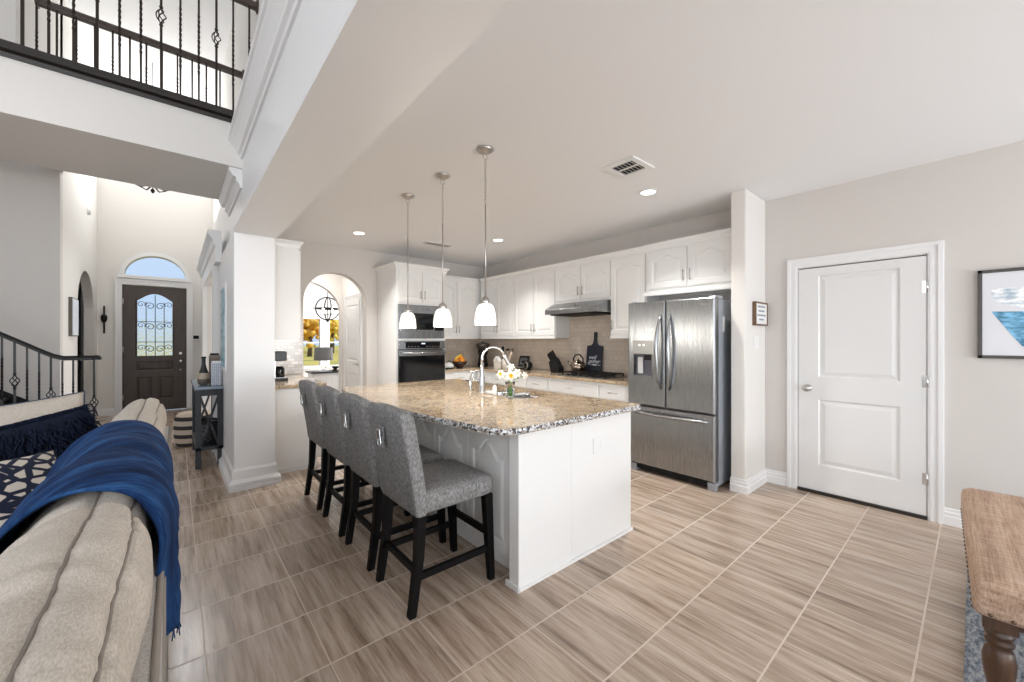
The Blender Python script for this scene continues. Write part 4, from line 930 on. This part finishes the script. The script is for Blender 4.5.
for i in range(24): t.part('nailhead', MB().lathe([(.007, 0), (.005, .004), (0, .005)], (bx0+.03+i*.054, by1, .386), 10, False, 'y'), mnail)
t.o.rotation_euler = (0, 0, .037)
# ------------------------------------------------------------ sofa
def csec(th, k=1.0, p=2.25, cx=-.215, cz=.735, a=.14, b=.27, lean=.27):
    c, s = math.cos(th), math.sin(th)
    x = a*k*math.copysign(abs(c)**(2/p), c); z = b*k*math.copysign(abs(s)**(2/p), s)
    return cx+x+lean*z, cz+z
t = T('sofa', 'oatmeal linen sofa with loose back cushions facing away from the kitchen', 'sofa', (-.5, 1.9, 0))
t.part('back_frame', B(-.2, -.024, .18, 3.62, .10, .79), M['sofaframe'], bevel=.025, seg=3)
t.part('base', B(-1.0, -.2, .2, 3.6, .10, .30), M['sofaframe'], bevel=.02)
pp_ = MB()
for z, x in ((.782, -.028), (.108, -.028)): pp_.tube([(x, .2, z), (x, 3.6, z)], .007, 8)
for y in (.2, 1.33, 2.46, 3.6): pp_.tube([(-.023, y, .11), (-.023, y, .78)], .006, 8)
t.part('piping', pp_, M['seam'])
for y0, y1 in ((.02, .2), (3.6, 3.78)): t.part('arm', B(-1.02, -.05, y0, y1, .10, .64), M['sofaframe'], bevel=.05, seg=4)
for i in range(3):
    y0 = .21+1.127*i; t.part('seat_cushion', B(-.98, -.3, y0, y0+1.12, .305, .49), M['sofa'], bevel=.05, seg=4)
rs_ = random.Random(11)
def back_cushion(y0, y1, seed, sc=1.0):
    mb = MB(); ny, nt = 80, 144; L = []
    for j in range(ny+1):
        q = -1+2*j/ny; k = (1-abs(q)**7*.09)*(1-abs(q)**24*.4)*sc; y = (y0+y1)/2+q*(y1-y0)/2; ring = []
        for i in range(nt):
            th = 2*PI*i/nt; x, z = csec(th, k)
            gr = 0
            for g0 in (1.02, 1.57): gr += -.012*math.exp(-((th-g0)/.06)**2)
            wr = noise.noise(Vector((x*3+seed, y*16+x*6, z*3)))*.011+noise.noise(Vector((x*6+seed, y*38, z*5)))*.004+noise.noise(Vector((x*11, y*5+seed, z*9)))*.007+noise.noise(Vector((x*2, y*2.5+seed, z*2)))*.02
            n = Vector((math.cos(th), math.sin(th))); ring.append((x+n.x*(gr+wr), y, z+n.y*(gr+wr)))
        L.append(ring)
    return mb.loft(L, True, True, True)
for i in range(3):
    y0 = .22+1.12*i; y1 = y0+(1.17 if i == 0 else 1.11); c_ = t.part('back_cushion', back_cushion(y0, y1, i*7.3+1, 1.03 if i == 0 else 1), M['sofa'])
    sm = MB()
    for g0 in (1.02, 1.57):
        pts = []
        for j in range(48):
            q = -.96+1.92*j/47; k = (1-abs(q)**7*.09)*(1-abs(q)**24*.4)*(1.03 if i == 0 else 1); x, z = csec(g0, k); y = (y0+y1)/2+q*(y1-y0)/2
            sd_ = i*7.3+1; wr = noise.noise(Vector((x*3+sd_, y*16+x*6, z*3)))*.011+noise.noise(Vector((x*6+sd_, y*38, z*5)))*.004+noise.noise(Vector((x*11, y*5+sd_, z*9)))*.007+noise.noise(Vector((x*2, y*2.5+sd_, z*2)))*.02
            pts.append((x+(wr-.011)*math.cos(g0), y, z+(wr-.011)*math.sin(g0)))
        sm.tube(pts, .0032, 6)
    t.part('seam', sm, M['seam'], c_)
for x in (-.93, -.1):
    for y in (.12, 3.68): t.part('leg', MB().lathe([(.02, 0), (.03, .1)], (x, y, 0), 14), M['darkwood'])

# throw blanket draped over the middle back cushion
mb = MB(); NS, NT = 60, 44; L = []
path = [csec(math.radians(a), 1.0) for a in [214-i*4.6 for i in range(44)]]
xe, ze = path[-1]
path = [(p[0], p[1]) for p in path]+[(min(xe, .004)+.006*i/12, ze-(ze-.60)*(i/14)) for i in range(1, 15)]
for i, (x, z) in enumerate(path):
    a = path[max(0, i-1)]; b = path[min(len(path)-1, i+1)]; tx_, tz_ = b[0]-a[0], b[1]-a[1]; l = math.hypot(tx_, tz_) or 1; nx, nz = -tz_/l, tx_/l
    row = []
    for j in range(NT+1):
        q = j/NT; s = i/len(path)
        y = 1.395-.05*s+.92*q*(1-.10*max(0, s-.55))+.03*math.sin(s*7)
        w_ = .036+.022*noise.noise(Vector((s*1.8, q*6+s*2.5, 3)))+.018*noise.noise(Vector((s*2.4, q*13+s*5, 1)))+.006*noise.noise(Vector((s*5, q*34+s*9, 5)))-.010*max(0, 1-q*9)
        if s > .62: w_ += .012*(s-.62)*math.sin(q*22)*3
        row.append((x-nx*-w_ if False else x+(-nx if nz < 0 and False else nx)*w_, y, z+nz*w_))
    L.append(row)
# the outward normal of the section path points away from the cushion centre
ctr = Vector((-.205, .735)); a0 = Vector((L[22][5][0], L[22][5][2])); 
if (a0-ctr).length < (Vector(path[22])-ctr).length:
    L2 = []
    for (x, z), row in zip(path, L): L2.append([(2*x-r[0], r[1], 2*z-r[2]) for r in row])
    L = L2
t = T('throw_blanket', 'navy blue throw blanket draped over the sofa back', 'blanket', (0, 1.8, .6))
t.part('cloth', mb.loft(L, False, False, True, False), M['navy'], solid=.008)
fm = MB()
for j in range(0, NT+1):
    for e in (0, -1):
        p = Vector(L[e][j]); 
        if e == -1:
            for q in range(2): fm.tube([p, p+Vector((rs_.uniform(-.004, .006), rs_.uniform(-.01, .01), -.03))], .0018, 4)
t.part('fringe', fm, M['navy'])['kind'] = 'stuff'

# pillows
def pillow(wd, h, th, p=2.4, n=22, pinch=.06):
    mb = MB()
    def pt(u, v, s):
        k = (1-abs(u)**p)*(1-abs(v)**p); d = th/2*max(0, k)**.55
        pu = 1-pinch*(1-abs(v)**2)*abs(u)**3; pv = 1-pinch*(1-abs(u)**2)*abs(v)**3
        return (u*wd/2*pu, s*d, v*h/2*pv)
    for s in (-1, 1):
        V = [[mb.b.verts.new(pt(-1+2*i/n, -1+2*j/n, s)) for j in range(n+1)] for i in range(n+1)]
        for i in range(n):
            for j in range(n): mb.face((V[i][j], V[i+1][j], V[i+1][j+1], V[i][j+1]), True)
    bmesh.ops.remove_doubles(mb.b, verts=mb.b.verts[:], dist=1e-5); return mb, pt
def place(loc, rx, rz, ry=0): return Matrix.Translation(loc) @ Matrix.Rotation(rz, 4, 'Z') @ Matrix.Rotation(rx, 4, 'X') @ Matrix.Rotation(ry, 4, 'Y')
X = place((-.68, 3.50, .785), -.18, .05, -.12)
t = T('throw_pillow', 'light linen pillow with navy piping behind the shaggy navy pillow', 'pillow', (-.6, 3.5, .49), 0, 'pillows on the sofa')
mb, pt = pillow(.58, .50, .2); t.part('cover', mb.xf(X), M['sofa'])
per = [pt(a, b, 1) for a, b in [(-1+2*i/12, -1) for i in range(12)]+[(1, -1+2*i/12) for i in range(12)]+[(1-2*i/12, 1) for i in range(12)]+[(-1, 1-2*i/12) for i in range(12)]]
t.part('piping', MB().tube(per, .004, 8, True).xf(X), M['piping'])
X = place((-.50, 3.16, .80), -.35, .12, -.25)
t = T('throw_pillow', 'shaggy dark navy fringed pillow leaning at the sofa end', 'pillow', (-.52, 3.27, .49), 0, 'pillows on the sofa')
mb, pt = pillow(.34, .35, .16); t.part('cover', mb.xf(X), M['navyfringe'])
fm = MB()
for i in range(420):
    u, v = rs_.uniform(-1, 1), rs_.uniform(-1, 1); p = Vector(pt(u, v, -1)); ed = max(abs(u), abs(v))
    d = Vector((rs_.uniform(-.5, .5)+u*.7*(ed > .8), -.6*(ed < .8)-.2, -.9+v*.5*(ed > .8))).normalized(); q = p+d*.045; r_ = q+Vector((rs_.uniform(-.02, .02)+u*.01, -.006, -.035))
    fm.tube([p, q, r_], .004, 5, rs=[.0035, .0045, .002])
for i in range(220):
    a = 2*PI*i/220; m_ = max(abs(math.cos(a)), abs(math.sin(a))); p = Vector(pt(math.cos(a)/m_, math.sin(a)/m_, -1)); d = Vector((math.cos(a), -.1, math.sin(a)))
    fm.tube([p*.97, p+d*.022, p+d*.034+Vector((rs_.uniform(-.015, .015), rs_.uniform(-.01, .01), -.012))], .004, 5, rs=[.004, .0045, .002])
t.part('fringe', fm.xf(X), M['navyfringe'])['kind'] = 'stuff'
X = place((-.98, 3.36, .70), -.3, .1)
t = T('throw_pillow', 'plain pale linen pillow beside the shaggy navy pillow, without piping', 'pillow', (-.95, 3.36, .49), 0, 'pillows on the sofa')
mb, pt = pillow(.50, .46, .2); t.part('cover', mb.xf(X), M['sofaframe'])
X = place((-.56, 2.58, .69), -.75, .55)
t = T('throw_pillow', 'cream pillow with a navy lattice pattern lying beside the blanket', 'pillow', (-.58, 2.56, .49), 0, 'pillows on the sofa')
mb, pt = pillow(.48, .46, .17); t.part('cover', mb.xf(X), M['ikat'])
per = [pt(a, b, 1) for a, b in [(-1+2*i/12, -1) for i in range(12)]+[(1, -1+2*i/12) for i in range(12)]+[(1-2*i/12, 1) for i in range(12)]+[(-1, 1-2*i/12) for i in range(12)]]
t.part('piping', MB().tube(per, .005, 8, True).xf(X), M['navyfringe'])

# ------------------------------------------------------------ balcony railings
def baluster(th, x, y, z0, z1, kind, m, zb=None):
    b = MB()
    n = 40 if kind == 'twist' else 2; w_ = .0085; L = []
    zs = [z0+(z1-z0)*i/n for i in range(n+1)]
    for z in zs:
        s = (z-z0)/(z1-z0); a = PI/4 + (12*(min(max(s, .25), .75)-.25)*PI if kind == 'twist' else 0)
        L.append([(x+w_*1.2*math.cos(a+k*PI/2), y+w_*1.2*math.sin(a+k*PI/2), z) for k in range(4)])
    if kind == 'basket':
        L = None
        for a, c in ((z0, zb-.06), (zb+.06, z1)):
            b.box(x-w_, x+w_, y-w_, y+w_, a, c)
        for zz in (zb-.075, zb+.075): b.ball((x, y, zz), .014, 10)
    else: b.loft(L)
    o = th.part('baluster', b, m)
    if kind == 'basket':
        k_ = MB()
        for q in range(4):
            k_.tube([(x+.032*math.sin(PI*i/12)*math.cos(q*PI/2+PI*i/12), y+.032*math.sin(PI*i/12)*math.sin(q*PI/2+PI*i/12), zb-.065+.13*i/12) for i in range(13)], .0045, 6)
        th.part('basket', k_, m, o)
    else:
        k_ = MB().lathe([(.012, 0), (.018, .012), (.012, .024)], (x, y, z0+.0), 8); th.part('shoe', k_, m, o)
    return o
def rail_prof(y, z): return [(y-.028, z), (y-.032, z+.012), (y-.026, z+.03), (y-.03, z+.045), (y-.018, z+.06), (y+.018, z+.06), (y+.03, z+.045), (y+.026, z+.03), (y+.032, z+.012), (y+.028, z)]
t = T('balcony_railing', 'dark iron balcony railing with basket balusters at the front edge of the landing', 'railing', (-.6, 4.42, 3.44))
t.part('handrail', MB().prism(rail_prof(4.42, 4.51), 'x', -2.5, .6), M['handrail'])
for i in range(24):
    x = .53-.1236*i; baluster(t, x, 4.42, 3.44, 4.51, 'basket' if i % 3 == 2 else 'twist', M['bronze'], 4.09)
t.part('rosette', MB().lathe([(.06, 0), (.06, -.012), (.045, -.018)], (.6, 4.42, 4.54), 20, True, 'x'), M['handrail'])
t = T('balcony_railing', 'dark railing at the far side of the landing over the entry', 'railing', (-.2, 5.44, 3.44))
t.part('handrail', MB().prism(rail_prof(5.44, 4.38), 'x', -.93, .6), M['handrail'])
for i in range(12):
    x = .38-.12*i; baluster(t, x, 5.44, 3.44, 4.38, 'twist' if i % 2 else 'plain', M['bronze'])
for x, s in ((.6, -1), (-.93, -1)): t.part('rosette', MB().lathe([(.06, 0), (.06, -.012), (.045, -.018)], (x, 5.44, 4.41), 20, True, 'x'), M['handrail'])
struct('wall_landing', B(-1.19, -1.07, 5.5, 7.42, 3.45, HI), M['wall_light'])

# ------------------------------------------------------------ staircase with its railing
t = T('staircase', 'dark wooden stairs rising along the grey wall behind the sofa', 'stairs', (-1.2, 6.9, 0))
for k in range(12):
    x1 = -.70-.26*k; z = .18*(k+1)
    t.part('step', B(x1-.26, x1, 6.44, 7.25, 0, z-.03), M['blackm']); t.part('tread', B(x1-.28, x1+.025, 6.42, 7.25, z-.03, z), M['darkwood'], bevel=.006)
t.part('skirt_board', MB().prism([(-.70, 0), (-.70, .24), (-3.82, .24+3.12*.692), (-3.82, 0)], 'y', 7.25, 7.265), M['blackm'])
t = T('stair_railing', 'black stair railing with basket balusters rising towards the grey wall', 'railing', (-1, 6.5, .18))
hr = MB(); pth = [(-.675, 1.155), (-.93, 1.155), (-1.0, 1.18), (-1.06, 1.215), (-3.6, 1.215+2.54*.66)]
pr_ = [(-.028, 0), (-.03, .03), (-.018, .05), (.018, .05), (.03, .03), (.028, 0)]
t.part('handrail', hr.loft([[(x, 6.5+a, z+b) for a, b in pr_] for x, z in pth]), M['black'])
t.part('end_cap', MB().lathe([(.04, 0), (.045, .02), (.03, .05), (.0, .055)], (-.68, 6.5, 1.155), 18, False), M['black'])
def rz_(x): return 1.155 if x > -.95 else 1.155+(-.95-x)*.64
bxs = [-.70, -.86]+[-.94-.083*i for i in range(24)]
for i, x in enumerate(bxs):
    k = int((-.70-x)/.26) if x < -.70 else 0; z0 = .18*(k+1); kd_ = 'basket' if i in (0, 3, 6, 9, 12, 15, 18) else 'twist'
    baluster(t, x, 6.5, z0, rz_(x), kd_, M['black'], (z0+rz_(x))/2+.0)

# ------------------------------------------------------------ entry hall
t = T('console_table', 'narrow slate grey console table with crossed ends by the pillar', 'table', (.29, 5.9, 0))
cx0, cx1, cy0, cy1, ctz = .165, .405, 5.38, 6.42, .875
t.part('tabletop', B(cx0-.01, cx1+.005, cy0-.02, cy1+.02, ctz-.03, ctz), mat('slate_top_reflection', (.22, .28, .34), .18), bevel=.004)  # pale blue-grey reflection on the dark top is put into its colour
for x in (cx0+.025, cx1-.025):
    for y in (cy0+.025, cy1-.025): t.part('leg', B(x-.025, x+.025, y-.025, y+.025, 0, ctz-.03), M['slate'], bevel=.003)
t.part('apron', B(cx0+.01, cx1-.01, cy0+.01, cy1-.01, ctz-.1, ctz-.03), M['slate']); t.part('shelf', B(cx0, cx1, cy0, cy1, .19, .225), M['slate'], bevel=.003)
for y in (cy0+.025, cy1-.025):
    for a, b in (((cx0+.04, .23), (cx1-.04, ctz-.1)), ((cx1-.04, .23), (cx0+.04, ctz-.1))): t.part('cross_brace', MB().bar((a[0], y, a[1]), (b[0], y, b[1]), .03, .02), M['slate'])
t = T('woven_basket', 'dark woven basket on the lower shelf of the console table', 'basket', (.29, 5.65, .226))
def oval(rx, ry, z, n=24): return [(.285+rx*math.cos(2*PI*k/n), 5.66+ry*math.sin(2*PI*k/n), z) for k in range(n)]
mbk = mat('dark_wicker', (.045, .045, .05), .8); g = N(mbk); wv_ = g.n('ShaderNodeTexChecker'); wv_.inputs['Scale'].default_value = 45; g.l(g.coord(), wv_.inputs[0]); g.col(g.mix(wv_.outputs[1], (.02, .02, .022), (.12, .12, .125))); g.bump(wv_.outputs[1], .6, .01)
t.part('basket', MB().loft([oval(.085, .15, .226), oval(.1, .18, .34), oval(.105, .19, .46), oval(.095, .18, .46), oval(.08, .145, .24)], True, True, True), mbk); t.part('rim', MB().tube(oval(.1, .185, .46), .009, 8, True), M['blackm'])
t = T('striped_pouf', 'beige and black striped woven pouf under the console table', 'pouf', (.2, 6.75, 0))
ms = mat('striped_weave', (.5, .42, .34), .9); g = N(ms); s_ = g.n('ShaderNodeSeparateXYZ'); g.l(g.coord(), s_.inputs[0]); g.col(g.mix(g.math('LESS_THAN', g.math('FRACT', g.math('MULTIPLY', s_.outputs[2], 9)), .45), (.50, .42, .34), (.03, .028, .028)))
t.part('body', MB().lathe([(.17, 0), (.2, .05), (.21, .2), (.2, .36), (.16, .42), (.0, .43)], (.19, 6.75, 0), 26, False), ms); t.part('top_button', MB().ball((.19, 6.75, .43), .02), M['blackm'])
t = T('bottle_vase', 'black and tan bottle vase on the console table', 'vase', (.245, 5.62, ctz))
m = mat('banded_glaze', (.2, .2, .2), .4); g = N(m); s_ = g.n('ShaderNodeSeparateXYZ'); g.l(g.coord(), s_.inputs[0]); g.col(g.ramp(s_.outputs[2], [(0, (.12, .10, .08)), (.07, (.42, .34, .26)), (.135, (.012, .012, .014))], 'CONSTANT'))
t.part('body', MB().lathe([(.035, 0), (.052, .02), (.058, .07), (.052, .12), (.03, .18), (.019, .23), (.018, .29), (.022, .31)], (.245, 5.62, ctz), 24), m); t.part('lip', MB().lathe([(.022, .305), (.025, .312), (.02, .318)], (.245, 5.62, ctz), 18), M['blackm'])
t = T('patterned_canister', 'pale grey dotted ceramic canister at the near end of the console table', 'canister', (.35, 5.5, ctz))
m = mat('dotted_ceramic', (.5, .53, .58), .4); g = N(m); vo = g.n('ShaderNodeTexVoronoi'); vo.inputs['Scale'].default_value = 60; vo.inputs['Randomness'].default_value = .1; g.l(g.coord(), vo.inputs[0]); g.col(g.ramp(vo.outputs[0], [(.3, (.2, .23, .3)), (.4, (.58, .61, .66))]))
t.part('body', B(.305, .395, 5.45, 5.54, ctz, ctz+.25), m, bevel=.008); t.part('lid', B(.31, .39, 5.455, 5.535, ctz+.25, ctz+.27), M['white'], bevel=.004)
t = T('wooden_lantern', 'taupe wooden lantern behind the dotted canister', 'lantern', (.35, 5.75, ctz))
t.part('body', B(.3, .4, 5.7, 5.8, ctz, ctz+.33), wood('taupe_wood', (.24, .19, .16), (.16, .12, .1), .6), bevel=.006); t.part('top', B(.31, .39, 5.71, 5.79, ctz+.33, ctz+.35), M['blackm'], bevel=.003)
t = T('wall_picture', 'tall pale blue picture on the wall above the console table', 'picture', (.41, 5.28, 1.05))
t.part('frame', B(.395, .42, 5.05, 5.55, 1.05, 1.98), M['white'], bevel=.004); m = mat('sea_blue_print', (.3, .5, .58), .4); g = N(m); g.col(g.ramp(g.noise(g.coord((1, 2, 6)), 2, 4), [(.35, (.1, .3, .4)), (.6, (.5, .65, .7))])); t.part('print', B(.392, .396, 5.08, 5.52, 1.09, 1.94), m)
t = T('wall_picture', 'white canvas with dark edge on the entry wall above the stair rail', 'picture', (-1.05, 7.95, 1.43))
t.part('canvas', B(-1.07, -1.035, 7.76, 8.2, 1.43, 1.95), mat('dark_canvas_edge', (.16, .14, .12), .7), bevel=.002); t.part('face', B(-1.036, -1.032, 7.775, 8.185, 1.445, 1.935), mat('pale_canvas', (.62, .66, .72), .8))
t = T('iron_ornament', 'slim dark iron ornament on the wall beside the front door', 'ornament', (-.98, 10.29, 1.7))
t.part('bar', MB().tube([(-.98, 10.28, 1.5), (-.98, 10.28, 2.0)], .012, 8), M['iron']); t.part('cup', MB().lathe([(.02, 1.70), (.04, 1.74), (.045, 1.8), (.03, 1.84)], (-.98, 10.27, 0), 14), M['iron'])
t = T('wall_fixture', 'small dark fixture on the white wall at the handle side of the front door', 'fixture', (.32, 10.29, 1.45))
t.part('shelf', B(.25, .40, 10.2, 10.3, 1.38, 1.40), M['white'], bevel=.003); t.part('box', B(.28, .37, 10.23, 10.29, 1.40, 1.47), M['iron'], bevel=.006)
t = T('smoke_detector', 'small white detector high on the entry wall', 'detector', (-1.07, 9.28, 3.47))
t.part('cover', MB().lathe([(.07, 0), (.068, .02), (.05, .035), (0, .036)], (-1.07, 9.28, 3.47), 20, False, 'x'), M['white']); t.part('base', MB().lathe([(.075, 0), (.075, .008)], (-1.07, 9.28, 3.47), 20, True, 'x'), M['white'])
t = T('entry_chandelier', 'hanging chandelier at the top of the entry hall, only its lower tip in view', 'chandelier', (-.27, 8.5, 3.72))
t.part('stem', MB().tube([(-.27, 8.5, 3.78), (-.27, 8.5, HI)], .005, 8), M['iron']); t.part('finial', MB().lathe([(.0, 3.71), (.02, 3.73), (.03, 3.76), (.012, 3.79)], (-.27, 8.5, 0), 14), M['iron'])
for k in range(6):
    a = k*PI/3; c, s = math.cos(a), math.sin(a)
    ar_ = t.part('arm', MB().tube([(-.27, 8.5, 3.85), (-.27+.15*c, 8.5+.15*s, 3.79), (-.27+.3*c, 8.5+.3*s, 3.86), (-.27+.33*c, 8.5+.33*s, 3.95)], .01, 8), M['iron'])
    t.part('candle', MB().lathe([(.014, 3.95), (.014, 4.05), (.02, 4.08), (.0, 4.13)], (-.27+.33*c, 8.5+.33*s, 0), 12), M['bulb'], ar_)
d = bpy.data.lights.new('chandelier_glow', 'POINT'); d.energy = 22; d.color = (1, .97, .94); d.shadow_soft_size = .3
o = bpy.data.objects.new('chandelier_glow', d); C.objects.link(o); o.location = (-.27, 8.5, 4.3)

# ------------------------------------------------------------ coffee bar beside the pillar
t = T('bar_base_cabinet', 'white base cabinet of the coffee bar behind the pillar', 'cabinet', (1.0, 5.3, 0))
t.part('body', B(.755, 1.235, 4.66, 5.98, .1, .876), M['cab']); t.part('toe_kick', B(.755, 1.18, 4.665, 5.98, 0, .1), M['cab'])
FB_ = frame((1.235, 4.66, 0), (0, 1, 0), (0, 0, 1), (1, 0, 0)); dress(t, FB_, [(G, .12, .64, .74, 'r', 't', .05), (.67, .12, .64, .74, 'l', 't', .05)])
t.part('shoe_moulding', B(.75, 1.185, 4.648, 4.666, 0, .04), M['cab'])
t = T('bar_counter', 'speckled granite counter of the coffee bar', 'countertop', (1.0, 5.3, .877)); t.part('slab', B(.752, 1.27, 4.62, 5.985, .877, .914), M['granite'], bevel=.004); t.part('backsplash_lip', B(.752, .765, 4.64, 5.985, .914, .99), M['granite'])
t = T('bar_wall_cabinet', 'white wall cabinet over the coffee bar behind the pillar', 'cabinet', (.9, 5.3, 1.38))
t.part('body', B(.755, .99, 4.62, 5.98, 1.38, 2.36), M['cab']); mb = MB(); pr = crown_prof(.04, .07)
mb.loft([[(.755, 4.62-a, 2.34+b) for a, b in pr], [(.99+a, 4.62-a, 2.34+b) for a, b in pr], [(.99+a, 5.98, 2.34+b) for a, b in pr]]); t.part('crown', mb, M['cab'])
FB_ = frame((.99, 4.62, 0), (0, 1, 0), (0, 0, 1), (1, 0, 0)); dress(t, FB_, [(G, 1.40, .66, .92, 'r', 'b', .05), (.69, 1.40, .66, .92, 'l', 'b', .05)])
t = T('coffee_maker', 'black and chrome coffee maker on the coffee bar', 'coffee maker', (.9, 5.25, .9145))
t.part('base', B(.80, .99, 5.12, 5.36, .9145, .945), M['black'], bevel=.006); t.part('column', B(.80, .87, 5.14, 5.34, .945, 1.15), M['chrome'], bevel=.006); t.part('head', B(.80, .98, 5.13, 5.35, 1.14, 1.25), M['black'], bevel=.012)
t.part('carafe', MB().lathe([(.05, 0), (.058, .02), (.055, .1), (.04, .13)], (.92, 5.24, .946), 18), M['darkglass']); t.part('drip_tray', B(.87, .985, 5.15, 5.33, .945, .95), M['nickel'])

# ------------------------------------------------------------ dining room beyond the arch
t = T('buffet', 'pale panelled buffet with a dark top in the dining room', 'buffet', (2.3, 7.95, 0))
t.part('body', B(1.9, 2.9, 7.75, 8.15, .06, .77), M['trim']); t.part('top', B(1.86, 2.94, 7.71, 8.18, .77, .80), M['darkwood'], bevel=.005)
for i in range(10): t.part('beadboard', B(1.91+.1*i, 1.995+.1*i, 7.742, 7.752, .1, .74), M['trim'], bevel=.004)
for x in (1.93, 2.87):
    for y in (7.78, 8.12): t.part('foot', B(x-.03, x+.03, y-.03, y+.03, 0, .06), M['trim'])
t = T('table_lamp', 'glass table lamp with a grey drum shade on the buffet', 'lamp', (2.12, 7.93, .80))
t.part('base', MB().lathe([(.06, 0), (.062, .012), (.03, .02), (.045, .06), (.05, .1), (.03, .15), (.012, .17), (.012, .24)], (2.12, 7.93, .801), 20), M['glass']); t.part('lamp_shade', MB().lathe([(.165, .20), (.155, .44), (.152, .44), (.162, .20)], (2.12, 7.93, .801), 28, False), mat('grey_drum_shade', (.13, .13, .13), .8))
t.part('harp', MB().tube([(2.12, 7.93, 1.03), (2.12, 7.93, 1.26)], .005, 6), M['nickel'])
t = T('decor_bowl', 'small dark footed bowl beside the lamp on the buffet', 'bowl', (2.32, 7.9, .80)); t.part('bowl', MB().lathe([(.03, .03), (.08, .08), (.075, .08), (.0, .04)], (2.32, 7.9, .801), 18), M['iron']); t.part('stand', MB().lathe([(.06, 0), (.06, .015), (.02, .025), (.03, .035)], (2.32, 7.9, .801), 16), M['iron'])
ox, oy, oz = 2.49, 9.0, 2.05
t = T('orb_chandelier', 'round dark iron orb chandelier in the dining room beyond the arch', 'chandelier', (ox, oy, 1.79))
mh = MB()
def ringp(r, ax, n=40): return [{'x': (ox, oy+r*math.cos(a), oz+r*math.sin(a)), 'y': (ox+r*math.cos(a), oy, oz+r*math.sin(a)), 'z': (ox+r*math.cos(a), oy+r*math.sin(a), oz)}[ax] for a in [2*PI*k/n for k in range(n)]]
for ax in 'xyz': t.part('hoop', MB().tube(ringp(.24 if ax != 'z' else .235, ax), .013, 8, True), M['iron'])
t.part('stem', MB().tube([(ox, oy, oz-.26), (ox, oy, H)], .009, 8), M['iron']); t.part('finial', MB().ball((ox, oy, oz-.26), .025), M['iron']); t.part('crossbar', MB().tube([(ox-.3, oy, oz), (ox+.3, oy, oz)], .008, 8), M['iron'])
for k in range(4):
    a = k*PI/2+.4; c, s = math.cos(a), math.sin(a)
    q = t.part('arm', MB().tube([(ox, oy, oz-.12), (ox+.07*c, oy+.07*s, oz-.14), (ox+.12*c, oy+.12*s, oz-.09)], .007, 6), M['iron']); t.part('bulb', MB().lathe([(.01, -.09), (.012, -.03), (.016, 0), (.0, .04)], (ox+.12*c, oy+.12*s, oz), 10), M['bulb'], q)
# trees outside the dining windows
mtk = mat('bark', (.12, .09, .07), .9); mfo = [mat('orange_foliage', (.75, .42, .06), .8), mat('gold_foliage', (.85, .62, .12), .8), mat('olive_foliage', (.42, .42, .12), .8)]
for i, (x, y, hh, k, lab) in enumerate(((9.0, 38, 3.6, 0, 'orange autumn tree outside the first dining window'), (12.6, 44, 4.4, 1, 'golden autumn tree between the dining windows'), (13.6, 48, 4.6, 2, 'olive green tree outside the narrow dining window'), (10.6, 50, 4.6, 1, 'golden tree far back at the edge of the first dining window'))):
    t = T('autumn_tree', lab, 'tree', (x, y, 0), 0, 'trees on the lawn')
    t.part('trunk', MB().tube([(x, y, -.2), (x+.1, y, 1.2), (x, y+.1, hh*.7)], .2, 8, rs=[.22, .16, .06]), mtk)
    f = MB(); rt = random.Random(i)
    for q in range(150): f.ball((x+rt.gauss(0, .7), y+rt.gauss(0, .7), hh*.66+rt.gauss(0, hh*.14)), rt.uniform(.10, .30), 7)
    t.part('foliage', f, mfo[k])

d = bpy.data.lights.new('passage_fill_light', 'AREA'); d.shape = 'DISK'; d.size = .12; d.energy = 14; d.color = (1, .95, .9)  # unseen fill lamp and ring added to brighten the passage
o = bpy.data.objects.new('passage_fill_light', d); C.objects.link(o); o.location = (1.6, 6.65, H-.02)
t = T('recessed_light', 'added, unseen ceiling light that brightens the passage behind the arch', 'ceiling light', (1.6, 6.65, H), 0, 'recessed ceiling lights')
t.part('trim_ring', MB().lathe([(.062, 0), (.064, -.006), (.088, -.004), (.09, 0)], (1.6, 6.65, H), 28, False), M['white'])
